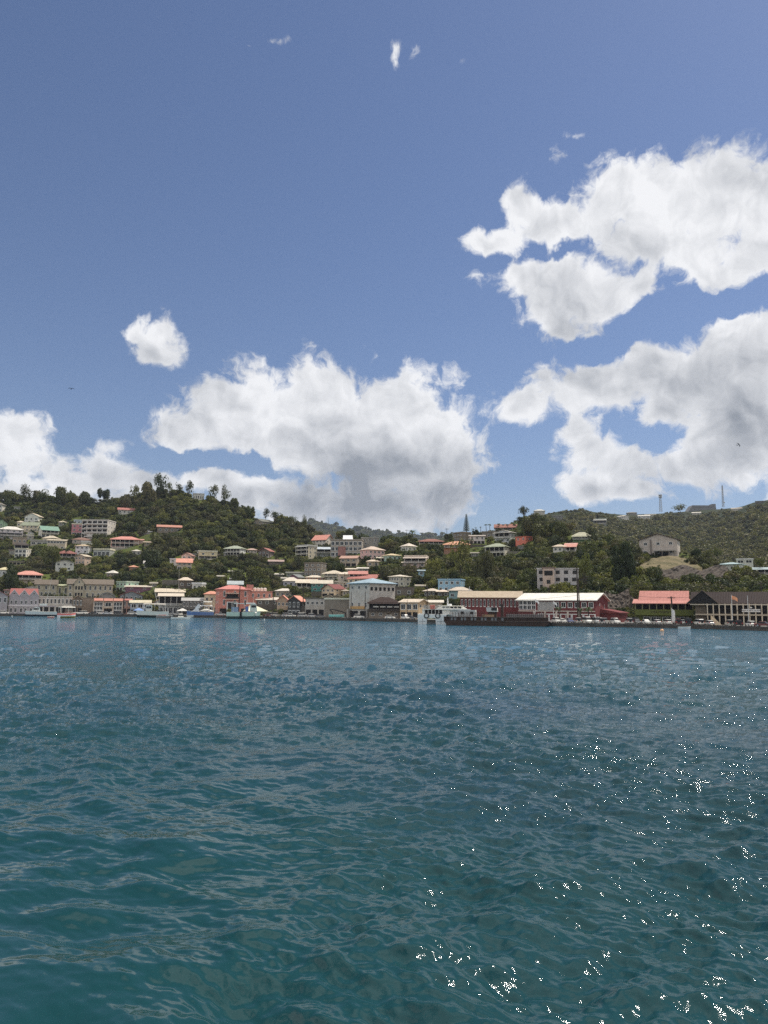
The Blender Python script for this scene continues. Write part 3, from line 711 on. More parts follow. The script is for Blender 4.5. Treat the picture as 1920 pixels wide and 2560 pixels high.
 (957,1003,1384,1389,1402,'pale mint house with yellow cream roof',S((160,190,180)),S((222,200,150)),'h','3','L.3'),
 (943,962,1392,1395,1404,'narrow cream porch beside the mint house',S((190,182,160)),S((210,200,180)),'s','O2',''),
 (1011,1071,1388,1394,1419,'lilac beige house with curved red stair on its balcony',S((194,166,164)),S((200,186,176)),'F','V3/3','R.1'),
 (1046,1061,1424,1427,1440,'little sky blue hut among bushes',S((128,172,205)),S((150,182,205)),'s','1',''),
 (1015,1024,1300,1301,1302,'','','','',''),
 (972,1027,1437,1442,1466,'white square house with small high windows',S((195,192,184)),S((232,222,206)),'h','4/O3','R.55'),
 (985,1036,1467,1469,1493,'bare grey concrete walls behind the brown tavern',S((112,104,98)),S((112,104,98)),'F','2',''),
 (1095,1163,1447,1450,1480,'sky blue flat roofed house',S((110,162,198)),S((110,162,198)),'F','4/4','R.17'),
 (1060,1100,1471,1478,1492,'dark house with cream hip roof left of the blue house',S((88,80,72)),S((232,216,200)),'h','3','R.3'),
 (1092,1123,1474,1480,1492,'smaller cream hip roofed house in front of the sky blue one',S((88,80,72)),S((232,214,198)),'h','2',''),
 (1122,1178,1467,1477,1500,'pale turquoise house with cream umbrella shaped roof',S((120,158,168)),S((214,200,186)),'h','3',''),
 (1237,1293,1325,1331,1358,'white three bay house with gabled roof on the right hill',S((212,212,214)),S((196,196,196)),'f','V3/3','R.3'),
 (1237,1302,1311,1318,1326,'long house with red tiled roof behind the white one',S((140,110,90)),S((168,92,72)),'g','V6',''),
 (1289,1332,1341,1343,1361,'bright orange flat roofed house',S((214,74,24)),S((190,70,30)),'F','T2/-','R.4'),
 (1214,1274,1358,1366,1397,'white house with pale green hip roof and arched verandas',S((196,194,186)),S((170,186,160)),'h','V4/V5','R.2'),
 (1383,1416,1361,1367,1380,'white bungalow with cream roof joined to a red roofed one',S((205,203,200)),S((224,204,182)),'h','3',''),
 (1412,1442,1357,1366,1380,'white bungalow with salmon red roof',S((200,200,204)),S((222,130,108)),'s','V2','R.1'),
 (1432,1478,1330,1340,1356,'pale green pavilion with cream green hip roof',S((110,150,100)),S((200,200,172)),'h','V2/-',''),
 (1335,1362,1273,1277,1283,'small white roofed house at left end of far ridge',S((180,176,168)),S((220,225,226)),'h','3',''),
 (1381,1408,1288,1290,1298,'small grey house on the far hill below the ridge',S((110,108,102)),S((130,128,122)),'F','3',''),
 (1484,1516,1297,1300,1309,'white roofed house alone on the far green slope',S((160,160,160)),S((214,212,206)),'F','V4',''),
 (1595,1625,1288,1290,1296,'white roofed cabin on the far slope below the ridge',S((190,190,190)),S((232,232,230)),'g','3',''),
 (1543,1572,1289,1291,1297,'white far house near the left radio mast',S((200,198,194)),S((230,228,224)),'g','3','R.4'),
 (1612,1640,1285,1286,1291,'long low white roof on the far ridge right of the left mast',S((160,158,150)),S((225,222,214)),'s','-',''),
 (1730,1752,1280,1282,1286,'white shed below the stone fort',S((180,176,168)),S((225,222,216)),'s','-',''),
 (1828,1862,1269,1271,1275,'long white roof on the ridge right of the right mast',S((180,176,168)),S((214,204,192)),'s','-',''),
 (1888,1915,1252,1254,1258,'dark low house on the hill crest at right edge',S((90,88,84)),S((110,108,104)),'F','-',''),
 (1566,1592,1280,1282,1285,'grey roofed house on the ridge left of the left mast',S((130,128,122)),S((150,146,138)),'h','-',''),
 (1841,1883,1396,1399,1408,'white villa with two little towers and a round gable',S((190,192,192)),S((215,216,218)),'F','B2',''),
 (1797,1862,1406,1411,1429,'white house with pale blue roof at the right',S((205,207,210)),S((165,205,222)),'h','4','R.2'),
 (1878,1930,1418,1422,1436,'white porch with pale blue sloping roof at the right edge',S((200,202,205)),S((170,200,215)),'s','V3',''),
 (22,36,1374,1377,1388,'small grey shed left of the white flat roofed house with dark openings',GY,S((140,130,122)),'F','1',''),
 (572,592,1426,1428,1434,'white sheet roof peeping out of trees above the salmon building',S((120,118,112)),S((226,224,220)),'s','-',''),
 (544,562,1438,1441,1447,'little grey lean roof in the trees left of the salmon building hill',S((110,106,100)),S((190,186,176)),'s','-',''),
 (622,634,1434,1437,1446,'tiny pale hut behind the dark rounded tree',S((170,164,152)),S((210,204,190)),'s','1',''),
 (688,708,1433,1436,1442,'flat white roof left of the purple gabled house',S((130,126,118)),S((216,212,204)),'s','-',''),
 (704,724,1443,1446,1455,'grey hut with white eave left of the purple gabled house',S((124,124,120)),S((206,202,194)),'s','2',''),
 (866,892,1420,1423,1430,'cream sheet roof on the slope above the red roofed veranda',S((150,140,126)),S((226,214,196)),'s','2',''),
 (894,922,1418,1421,1430,'bright white lean roof above the yellow walled house',S((150,144,136)),S((236,232,224)),'s','2',''),
 (836,852,1452,1455,1466,'pale cube house between the cream and red roofed houses',S((190,180,168)),S((206,196,180)),'F','2/1',''),
 (856,872,1474,1477,1490,'small beige house pressed beside the blue roofed block',S((170,156,138)),S((220,208,188)),'h','2',''),
 (812,832,1487,1491,1498,'cream gabled roof over the corrugated shed, left one',S((160,150,136)),S((226,214,192)),'f','-',''),
 (832,852,1488,1491,1498,'cream gabled roof over the corrugated shed, right one',S((160,150,136)),S((230,220,200)),'f','-',''),
 (360,376,1353,1356,1363,'small beige roofed cabin on the green slope right of the coral house',S((150,136,116)),S((186,166,140)),'s','1',''),
 (118,134,1393,1396,1404,'small grey hut beside the large slope tree',S((140,136,128)),S((176,170,158)),'s','1',''),
 (66,84,1336,1339,1349,'pale garage between the lilac white and turquoise roofed houses',S((150,146,142)),S((205,202,196)),'F','1',''),
 (112,132,1462,1466,1474,'low white lean roof behind the cream shingle roofed house',S((160,156,148)),S((210,206,198)),'s','2',''),
 (376,392,1456,1459,1468,'small grey roofed hut right of the purple house',S((124,118,108)),S((170,164,152)),'g','1',''),
 (1040,1062,1461,1465,1474,'grey lean roofed hut behind the cream hip roofs',S((110,106,98)),S((176,168,156)),'s','2',''),
 (1006,1022,1404,1407,1417,'small beige hut left of the lilac beige house',S((160,150,136)),S((204,194,176)),'s','1',''),
 (1294,1310,1364,1366,1373,'low grey outbuilding below the bright orange house',S((120,116,108)),S((150,146,138)),'F','1',''),
 (1178,1196,1380,1383,1392,'grey roofed porch left of the green roofed veranda house',S((140,136,128)),S((160,156,146)),'s','2',''),
 (520,536,1482,1485,1492,'small grey roof behind the cream two storey house',S((110,104,98)),S((150,144,136)),'s','-',''),
]
FARV = [i for i in range(0)]
for t in HL:
    if not t[5]: continue
    u0, u1, vt, ve, vb, lab, wc, rc, rt, st, sd = t[:11]; kw = t[11] if len(t) > 11 else {}
    if vb < 1312 and u0 > 1300:      # stands on the far hill
        uc = (u0+u1)/2; vr = interp(FV, uc); tt = min((1520-vb)/(1520-vr), 0.985); Yf = far_at(uc, tt).y
        if vb <= vr+2: Yf = interp(FD, uc)
        kw = dict(kw, Y=Yf-4, base=6)
    house(u0, u1, vt, ve, vb, lab, 'house', wc, rc, rt, st, sd, **kw)
# ------------------------------------------------------------------ larger buildings, built one by one
def text_on(body, size, x, y, z, parent, mat, name='lettering', ext=0.02):
    c = bpy.data.curves.new('lettering', 'FONT'); c.body = body; c.size = size; c.extrude = ext; c.align_x = 'CENTER'; c.align_y = 'CENTER'
    o = bpy.data.objects.new('tmp', c); COL.objects.link(o); bpy.context.view_layer.update()
    me = bpy.data.meshes.new_from_object(o.evaluated_get(bpy.context.evaluated_depsgraph_get())); bpy.data.objects.remove(o)
    me.materials.clear(); me.materials.append(mat); q = link(name, me, parent, None, (x, y, z)); q.rotation_euler = (math.pi/2, 0, 0); return q

# white four storey hotel
r = H(203, 289, 1299, 1301, 1343, 'white four storey hotel with rows of dark balconies', 'hotel', S((196,192,190)), S((196,192,190)), 'F', 'O5/O5/O5/1', 'R.25', name='hotel', nw_side=3, short='white hotel')
w, d, h = dims(r)
for i in range(4):
    b = MB(); b.box(-w/2+w*.12, w/2, -1.0, -.07, h-(i+1)*h/4+.0, h-(i+1)*h/4+.9); b.build('balcony', M['plain'], r, S((200,196,194)))
# grey house on the grassy knoll
r = H(1598, 1702, 1334, 1349, 1391, 'grey two storey house with shallow gable on the dry grass knoll', 'house', S((180,170,164)), S((96,66,60)), 'f', '3/3', 'R.08', Y=357, name='house', ws='w', short='grey knoll house', base=2)
w, d, h = dims(r)
b = MB(); b.box(-w*.10, w*.46, -2.2, -.05, h*.30, h*.37); b.build('balcony', M['plain'], r, S((160,156,150)))
for x in (-w*.08, w*.12, w*.3, w*.44):
    p = MB(); p.box(x-.15, x+.15, -2.1, -1.8, -.5, h*.30); p.build('post', M['plain'], r, S((120,112,106)))
place(r, DARKM, 'opening', w*.1, 0, h*.12, w*.34, h*.26); place(r, DARKM, 'opening', -w*.4, 0, h*.03, w*.16, h*.14)
b = MB(); b.box(-w*.01-.15-w*.18, -w*.18+.15, -.4, 0, -2, h*1.02); b.build('pilaster', M['plain'], r, S((110,102,98)))
# knoll of dry grass in front, rock face under it
rows = []
for k in range(0, 25):
    t = k/24; r_ = []
    for j in range(0, 41):
        s = j/40; uu = 1590+s*165
        prof = math.sin(math.pi*min(max(s, 0), 1))**0.55
        vtop = 1424-(1424-1390)*prof+1.6*math.sin(s*13)*math.sin(s*29+1)+1.0*math.sin(s*47); vlow = 1418+10*math.sin(math.pi*s)
        v = vlow+(vtop-vlow)*math.sin(t*math.pi/2)
        r_.append(tuple(at(uu, v, 318+33*t)))
    rows.append(r_)
rows.insert(0, [(x, y-3, z-16) for x, y, z in rows[0]])
grid_obj('grassy_knoll', rows, M['dryground'])
rows = []
for k in range(12):
    t = k/11
    rows.append([tuple(at(1640+j*5, 1470-(1470-1418-6*math.sin(j*.35))*t, 308+10*t+random.uniform(-.6,.6))) for j in range(37)])
grid_obj('rock_cliff', rows, M['rock'], smooth=False)
rows = []
for k in range(16):
    t = k/15
    rows.append([tuple(at(1512+j*3.2, 1552-(1552-1476-10*math.sin(j*.2))*t, 283+10*t+random.uniform(-.7,.7))) for j in range(24)])
grid_obj('quay_cliff', rows, M['rock'], smooth=False)

# front gable and bay of the very large cream house
ro = bpy.data.objects[[hh for hh in HOUSES if hh[5].startswith('very large cream')][0][6]]; w, d, h = dims(ro); CC = S((180,172,152))
gx, a, gh = -w*.25, w*.125, 3.9
b = MB(); b.box(gx-a*.82, gx+a*.82, -1.4, -.07, -1, h-.05); b.hexa([(gx-a,-1.4,h-.05),(gx+a,-1.4,h-.05),(gx+a,-.2,h-.05),(gx-a,-.2,h-.05)],[(gx-.1,-1.4,h+gh),(gx+.1,-1.4,h+gh),(gx+.1,-.2,h+gh),(gx-.1,-.2,h+gh)]); b.build('bay', M['wall'], ro, CC)
for sg in (-1, 1):
    e = MB(); A = [(gx+sg*(a+.6),-1.9,h-.6),(gx,-1.9,h+gh),(gx,5,h+gh),(gx+sg*(a+.6),5,h-.6)]; B = [(p,q_,z+.3) for p,q_,z in A]
    if sg > 0: A, B = A[::-1], B[::-1]
    e.hexa(A, B); e.build('gable_roof', M['roof'], ro, S((190,184,172)))
for j in range(2):
    for k in range(3): window(ro, gx+(k-1)*a*.5, -1.42, h*(.74-.45*j), .9, 1.9, 'd')
window(ro, gx, -1.42, h+1.2, .9, 1.0, 'w')
# ---- waterfront row, left to right
def q1(u, off=18): return D0(u)+off
r = H(20, 95, 1478, 1489, 1533, 'lilac grey warehouse with three front gables and red roofs', 'warehouse', S((150,148,160)), S((168,60,62)), 'F', '-/-', '', Y=q1(55,14), flat=True, name='warehouse', short='lilac gabled warehouse')
w, d, h = dims(r); rf = [c for c in r.children if c.name.startswith('roof')][0]; bpy.data.objects.remove(rf)
LIL = S((150,148,160))
for i, x in enumerate((-w/3, 0, w/3)):
    g = MB(); a = w/6; gh = 2.7
    g.hexa([(x-a,0,h-.08),(x+a,0,h-.08),(x+a,.4,h-.08),(x-a,.4,h-.08)], [(x-.05,0,h+gh),(x+.05,0,h+gh),(x+.05,.4,h+gh),(x-.05,.4,h+gh)]); g.build('gable', M['wall'], r, LIL)
    f = MB()
    for sg in (-1, 1):
        A = [(x+sg*a,.0,h-.05),(x,.0,h+gh),(x,d,h+gh),(x+sg*a,d,h-.05)]; B = [(p,q_,z+.25) for p,q_,z in A]
        if sg > 0: A, B = A[::-1], B[::-1]
        f.hexa(A, B)
    f.build('roof', M['roof'], r, S((168,58,60)))
    t = MB()
    for sg in (-1, 1):
        A = [(x+sg*a,-.25,h-.25),(x,-.25,h+gh-.1),(x,.0,h+gh-.1),(x+sg*a,.0,h-.25)]; B = [(p,q_,z+.4) for p,q_,z in A]
        if sg > 0: A, B = A[::-1], B[::-1]
        t.hexa(A, B)
    t.build('gable_trim', M['plain'], r, S((196,194,202)))
    for k in (-.22, .22):
        window(r, x+k*a*2, 0, h*.63, .95, 2.0, 'w'); window(r, x+k*a*2, 0, h*.2, 1.2, 2.4, 'w')
    window(r, x, 0, h+.9, 1.0, .8, 'w')
b = MB(); b.box(-w/2, w/2, -.5, -.07, h*.40, h*.50); b.build('fascia', M['plain'], r, S((186,184,194)))
b = MB(); b.hexa([(-w/2,1.5,h-.1),(w/2,1.5,h-.1),(w/2,d,h-.1),(-w/2,d,h-.1)],[(-w/2+.5,d*.55,h+3.6),(w/2-.5,d*.55,h+3.6),(w/2-.5,d*.6,h+3.6),(-w/2+.5,d*.6,h+3.6)]); b.build('roof', M['roof'], r, S((186,70,68)))
r = H(-22, 17, 1479, 1489, 1533, 'lilac gabled warehouse end cut by the left edge', 'warehouse', LIL, S((168,58,60)), 'f', 'T3/-', '', Y=q1(0,10), flat=True, name='warehouse')
H(93, 180, 1491, 1493, 1531, 'long white ornate shop building with flat parapet', 'shop building', S((176,172,168)), S((190,188,186)), 'F', 'T9/O6', '', Y=q1(140,20), flat=True, name='shop_building', short='white ornate shops')
H(180, 205, 1489, 1498, 1531, 'narrow dark gabled shop with peach roof', 'shop building', S((112,100,88)), S((226,190,156)), 'f', 'T3/O2', '', Y=q1(190,16), flat=True, name='shop_building')
H(203, 236, 1494, 1496, 1531, 'plain windowless beige block', 'building', S((150,136,124)), S((130,120,110)), 'F', '-', '', Y=q1(215,24), flat=True, name='building')
r = H(233, 306, 1495, 1497, 1531, 'beige bank building with three orange canopies and black glass grids', 'building', S((170,154,140)), S((150,136,124)), 'F', '-', '', Y=q1(270,18), flat=True, name='building', short='orange canopy building')
w, d, h = dims(r)
for i in range(3):
    x0, x1 = -w/2+i*w/3+.15, -w/2+(i+1)*w/3-.15; b = MB()
    b.hexa([(x0,-1.5,h-1.2),(x1,-1.5,h-1.2),(x1,-.07,h-.2),(x0,-.07,h-.2)], [(x0,-1.5,h-1.05),(x1,-1.5,h-1.05),(x1,-.07,h+.35),(x0,-.07,h+.35)]); b.build('canopy', M['roof'], r, S((226,120,88)))
    xc = (x0+x1)/2
    if i != 1:
        for k in range(3):
            for j in range(3): window(r, xc+(k-1)*w/9*.86, 0, h*.13+j*h*.26, w/9*.86, h*.25, 'w')
    else:
        window(r, xc, 0, h*.62, w/3*.7, h*.26, 'w'); place(r, DARKM, 'opening', xc, 0, h*.18, w/3*.8, h*.34)
        b = MB(); b.box(x0, x1, -1.0, -.07, h*.40, h*.50); b.build('balcony', M['plain'], r, S((180,166,150)))
    for x in (x0, x1):
        p = MB(); p.box(x-.2, x+.2, -.5, -.07, 0, h-1.0); p.build('pillar', M['plain'], r, S((196,180,166)))
# curved metal arch behind
r = empty('arch_roof', tuple(at(268, 1494, q1(268, 40))), -azel(268,1494)[0], 'grey metal arch roof rising behind the orange canopies', 'arch')
b = MB(); R_ = 4.6
for k in range(12):
    a0, a1 = math.pi*k/12, math.pi*(k+1)/12
    b.hexa([(R_*math.cos(a0),0,-1+R_*math.sin(a0)*.85),(R_*math.cos(a1),0,-1+R_*math.sin(a1)*.85),(.88*R_*math.cos(a1),0,-1+.86*R_*math.sin(a1)*.85),(.88*R_*math.cos(a0),0,-1+.86*R_*math.sin(a0)*.85)],
           [(R_*math.cos(a0),5,-1+R_*math.sin(a0)*.85),(R_*math.cos(a1),5,-1+R_*math.sin(a1)*.85),(.88*R_*math.cos(a1),5,-1+.86*R_*math.sin(a1)*.85),(.88*R_*math.cos(a0),5,-1+.86*R_*math.sin(a0)*.85)])
b.build('arch', M['plain'], r, S((120,122,128)))
b = MB(); b.box(-4.3,4.3,.5,.8,-6,.2); b.hexa([(-4.0,.5,.2),(4.0,.5,.2),(4.0,.8,.2),(-4.0,.8,.2)],[(-1.2,.5,2.2),(1.2,.5,2.2),(1.2,.8,2.2),(-1.2,.8,2.2)]); b.build('wall', M['wall'], r, S((140,138,136)))
HH = [
 (305,327,1497,1501,1532,'narrow pink shop house beside the thick pole',S((170,130,118)),S((200,92,76)),'s','T2/O2','',20),
 (325,375,1500,1507,1534,'blue harbour shed with cream sheet roof',S((120,142,168)),S((222,214,184)),'s','B3/O3','',16),
 (396,456,1483,1489,1530,'blue grey two storey building with cream roof and glass front',S((132,140,148)),S((226,214,196)),'s','V4/B5','',26),
 (455,508,1494,1502,1531,'dark grey harbour building with white roof band',S((98,98,98)),S((190,192,196)),'s','T6/O3','',22),
 (510,546,1478,1486,1522,'cream two storey house with orange roof and white awning',S((206,190,160)),S((232,128,84)),'h','3/B3','',28),
 (763,811,1494,1497,1533,'weathered white two storey block with plants along its flat roof',S((170,168,166)),S((100,98,92)),'F','4/O3','',20),
 (811,873,1495,1499,1536,'grey corrugated metal shed with cream roof edge',S((128,122,114)),S((222,212,190)),'F','-','',18),
 (692,724,1489,1501,1531,'beige arched house with bright orange gable roof',S((170,148,124)),S((240,128,88)),'f','3/O2','R.1',20),
 (719,764,1490,1502,1532,'dark charcoal clapboard house with orange roof',S((62,64,66)),S((238,126,86)),'f','T3/B3','R.3',17),
 (1000,1068,1499,1506,1541,'tan two storey office with white roof and blue door awning',S((186,160,122)),S((230,212,192)),'g','B3/O3','R.33',22),
 (1066,1106,1500,1506,1530,'low white roof behind the white ferry',S((180,172,160)),S((232,226,216)),'s','-','',40),
 (938,986,1473,1476,1497,'bare grey block walls above the brown tavern',S((104,96,90)),S((104,96,90)),'F','-','',48),
]
for (u0,u1,vt,ve,vb,lab,wc,rc,rt,st,sd,off) in HH:
    H(u0,u1,vt,ve,vb,lab,'building',wc,rc,rt,st,sd,Y=q1((u0+u1)/2,off),flat=(vb>1515),name='building')
# salmon building: two joined volumes under one root
r = H(536, 626, 1463, 1474, 1535, 'large salmon pink building with coral hip roof and balcony', 'building', SAL, S((222,100,92)), 'h', 'T3/T3/O3', 'L.12', Y=q1(580,18), flat=True, name='building', short='salmon building', d=11)
w, d, h = dims(r); zt = h
b = MB(); b.box(w/2+.01, w/2+.01+w*.72, .8, 9, -.5, h*.93); b.build('wing', M['wall'], r, S((190,112,94)))
b = MB(); b.box(w/2, w/2+w*.74, .65, 9.1, h*.93, h*.93+.35); b.build('parapet', M['plain'], r, S((196,120,104)))
b = MB(); b.box(w/2-1.6, w/2+1.4, .4, 3, h, h+2.6); b.build('stair_tower', M['wall'], r, S((190,110,94)))
for j in range(2):
    for k in range(4): window(r, w/2+w*.72*(k+.5)/4, .8, h*(.78-.36*j), 1.1, 1.9, 'w')
b = MB(); b.box(-w*.30, w*.14, -1.2, -.07, h*.60, h*.64); b.build('balcony', M['plain'], r, S((200,150,130)))
rb = MB(); rb.box(-w*.30, w*.14, -1.15, -1.08, h*.64, h*.71); rb.build('railing', M['plain'], r, (0.02,0.02,0.02))
b = MB(); b.box(-w*.32, w*.16, -1.5, -.07, h*.84, h*.87); b.build('awning', M['plain'], r, S((220,180,160)))
place(r, DARKM, 'opening', -w*.08, -.03, h*.73, w*.36, h*.17)
window(r, -w*.08, -.04, h*.36, w*.34, h*.34, 'w')
# water tanks on the salmon roof
for k in range(5):
    t = empty('water_tank', tuple(r.matrix_basis @ Vector((w/2+w*.08+k*1.75, 4.5, h*.93+.35))), 0, 'white roof tank on the salmon building wing, in a row of five', 'water tank', 'white tanks on the salmon building')
    c = MB(); c.tube((0,0,.02),(0,0,1.5),.8,.8,12); c.tube((0,0,1.5),(0,0,1.75),.8,.25,12); c.build('tank', M['plain'], t, S((214,210,206)))
    c = MB(); c.tube((0,0,1.75),(0,0,1.85),.28,.28,10); c.build('lid', M['plain'], t, S((150,150,150)))
# tent on the quay in front of the salmon wing
t = empty('market_tent', tuple(on_plane(640,1530,QZ)-Vector((0,0,0))), .5, 'cream peaked tent on the quay beside the salmon building', 'tent')
t.location = (at(640,1500,q1(640,9)).x, q1(640,9), QZ)
c = MB(); a = 5.2
c.hexa([(-a,-3.5,2.3),(a,-3.5,2.3),(a,3.5,2.3),(-a,3.5,2.3)],[(-2.6,-.2,5.4),(-1.2,-.2,5.4),(-1.2,.2,5.4),(-2.6,.2,5.4)]); c.build('canopy', M['plain'], t, S((222,210,180)))
for x in (-a+.2, a-.2):
    for y in (-3.3, 3.3): p = MB(); p.box(x-.06,x+.06,y-.06,y+.06,0,2.3); p.build('leg', M['plain'], t, S((180,180,180)))
# big white block with pale blue hip roof
r = H(872, 988, 1446, 1459, 1538, 'big white three storey block with pale blue hip roof', 'building', S((184,180,176)), S((140,184,216)), 'h', '3/-/T3/O2', 'R.56', Y=q1(925,20), flat=True, name='building', nw_side=0, short='blue roofed block', ov=1.0)
w, d, h = dims(r)
for k in range(6): window(r, w/2, (k+.5)*d/6, h*.84, 1.3, 1.5, 'd', 1)
b = MB(); b.box(-w*.40, w*.30, -.6, -.07, h*.26, h*.335); b.build('sign_board', M['plain'], r, S((190,140,50)))
for x in (-w/2+.3, w/2-.3):
    p = MB(); p.box(x-.5, x+.5, -1.2, -.07, 0, h*.26); p.build('pillar', M['plain'], r, S((150,146,142)))
# brown roofed tavern
r = H(922, 1000, 1493, 1507, 1541, 'low tavern with dark brown roof and dark upper gallery', 'tavern', S((128,118,108)), S((70,52,48)), 'h', 'V9/D4', '', Y=q1(960,15), flat=True, name='tavern', trim=(0.03,0.02,0.018), short='brown tavern')
w, d, h = dims(r)
for k in range(4):
    b = MB(); x = -w*.36+k*w*.22; b.box(x, x+w*.17, -1.56, -1.5, h*.70, h*.78); b.build('sign', M['plain'], r, S((170,168,164)))
# long dark red warehouses
RED = S((104,28,34))
r = H(1150, 1302, 1479, 1494, 1541, 'long dark red warehouse with beige sheet roof', 'warehouse', RED, S((196,176,150)), 'g', 'T16/-', '', Y=q1(1225,26), flat=True, name='warehouse', d=14, ov=1.0, short='red warehouse with beige roof')
r = H(1287, 1530, 1484, 1501, 1549, 'long dark red warehouse with brilliant white sheet roof', 'warehouse', RED, S((250,250,250)), 'g', '-/-', 'R.205', Y=q1(1400,22), flat=True, name='warehouse', ov=.9, nw_side=0, short='red warehouse with white roof')
w, d, h = dims(r)
b = MB(); b.box(-w/2, w/2, -.25, -.07, h*.47, h*.52); b.build('band', M['plain'], r, S((176,168,162)))
for k in range(8):
    x = -w/2+w*.30+k*w*.70/8
    window(r, x+1, 0, h*.78, 1.7, 2.0, 'w')
for k in range(5):
    x = -w/2+w*.26+(k+.5)*w*.74/5; place(r, WM['w'], 'shop_window', x, 0, h*.2, 4.2, 2.6)
    p = MB(); p.box(x-3.6, x-3.0, -.3, -.07, 0, h*.47); p.build('pillar', M['plain'], r, S((190,180,172)))
for k in range(4):
    for j in range(2): window(r, -w/2+.9+k*1.55, 0, h*.66+j*1.6, 1.5, 1.5, 'w')
bl = MB(); bl.box(-w/2+7.2, -w/2+12.6, -.10, .02, h*.54, h*.92); bl.build('block_screen', M['plain'], r, S((120,124,132)))
bl = MB()
for k in range(12): x = -w/2+7.2+k*.49; bl.box(x-.05, x+.05, -.18, -.11, h*.54, h*.92)
for k in range(9): z = h*.54+k*h*.38/8; bl.box(-w/2+7.2, -w/2+12.6, -.22, -.185, z-.05, z+.05)
bl.build('screen_grid', M['plain'], r, S((196,196,198)))
window(r, w/2, d*.35, h*.8, .9, .8, 'w', 1); window(r, w/2, d*.72, h*.7, .6, 1.8, 'w', 1)
b = MB(); b.box(w/2+.01, w/2+6, d*.45, d+3, 0, h*.42); b.hexa([(w/2+.01,d*.4,h*.42),(w/2+6.5,d*.4,h*.42),(w/2+6.5,d+3.4,h*.42),(w/2+.01,d+3.4,h*.42)],[(w/2+.01,d*.4,h*.62),(w/2+6.5,d*.4,h*.46),(w/2+6.5,d+3.4,h*.46),(w/2+.01,d+3.4,h*.62)]); b.build('lean_to', M['wall'], r, S((112,38,44)))
# white block with stair tower behind them
r = H(1343, 1447, 1420, 1422, 1476, 'white three storey block with grey blue lower walls', 'building', S((178,178,184)), S((190,190,194)), 'F', '5/5/4', '', Y=q1(1395,68), name='building', ws='d', base=8, short='white tower block')
w, d, h = dims(r)
b = MB(); b.box(-w*.36, -w*.08, -4, 0, -9, h*1.0); b.build('stair_tower', M['wall'], r, S((182,162,152)))
b = MB(); b.box(-w*.38, -w*.06, -4.2, .2, h*1.0, h*1.0+.5); b.build('tower_roof', M['plain'], r, S((120,100,92)))
place(r, DARKM, 'opening', -w*.22, -4.02, h*.78, w*.2, h*.22); window(r, -w*.22, -4.0, h*.38, 1.5, 1.5, 'd'); window(r, -w*.22, -4.0, h*.02, 1.5, 1.5, 'd')
# green building with salmon roof
r = H(1588, 1733, 1479, 1508, 1551, 'olive green building with two tier salmon red roof', 'building', S((90,100,28)), S((206,104,92)), 'F', '-/-', '', Y=q1(1655,20), flat=True, name='building', short='olive green building', d=14)
w, d, h = dims(r); rf = [c for c in r.children if c.name.startswith('roof')][0]; bpy.data.objects.remove(rf)
b = MB(); b.hexa([(-w/2-.8,-2.8,h-.3),(w/2+.8,-2.8,h-.3),(w/2+.5,3.2,h+1.1),(-w/2-.5,3.2,h+1.1)],[(-w/2-.8,-2.8,h-.1),(w/2+.8,-2.8,h-.1),(w/2+.5,3.2,h+1.3),(-w/2-.5,3.2,h+1.3)]); b.build('lower_roof', M['roof'], r, S((208,112,100)))
b = MB(); b.hexa([(-w/2+1,1.2,h+.5),(w/2-1,1.2,h+.5),(w/2-.8,7,h+3.8),(-w/2+1.4,7,h+3.8)],[(-w/2+1,1.0,h+.75),(w/2-1,1.0,h+.75),(w/2-.8,6.9,h+4.1),(-w/2+1.4,6.9,h+4.1)])
b.hexa([(-w/2+1.4,7,h+3.8),(w/2-.8,7,h+3.8),(w/2-1,13.5,h+.5),(-w/2+1,13.5,h+.5)],[(-w/2+1.4,7,h+4.1),(w/2-.8,7,h+4.1),(w/2-1,13.6,h+.75),(-w/2+1,13.6,h+.75)]); b.build('roof', M['roof'], r, S((204,102,90)))
b = MB()
for x in (-w/2+1.6, w/2-1.3): b.hexa([(x-.1,1.4,h-.1),(x+.1,1.4,h-.1),(x+.1,13,h-.1),(x-.1,13,h-.1)],[(x-.1,6.9,h+3.7),(x+.1,6.9,h+3.7),(x+.1,7.1,h+3.7),(x-.1,7.1,h+3.7)])
b.build('gable', M['wall'], r, S((150,110,90)))
b = MB(); b.box(-w/2, w/2, -2.3, -.07, h*.40, h*.68); b.build('gallery_front', M['wall'], r, S((90,100,28)))
place(r, DARKM, 'opening', 0, -.03, h*.82, w*.97, h*.26)
for k in range(9):
    x = -w/2+.15+k*(w-.3)/8; p = MB(); p.box(x-.14, x+.14, -2.25, -2.0, h*.68, h*.96); p.build('post', M['plain'], r, S((120,116,84)))
for k, (x, ww) in enumerate(((-.30,2.2),(-.18,1.6),(-.10,1.3),(.05,3.0),(.20,1.6),(.34,2.8))): window(r, x*w, 0, h*.18, ww, 2.0, 'w')
text_on('STEA PROPERTIES', 0.92, -w*.02, -2.33, h*.55, r, M['wood'])
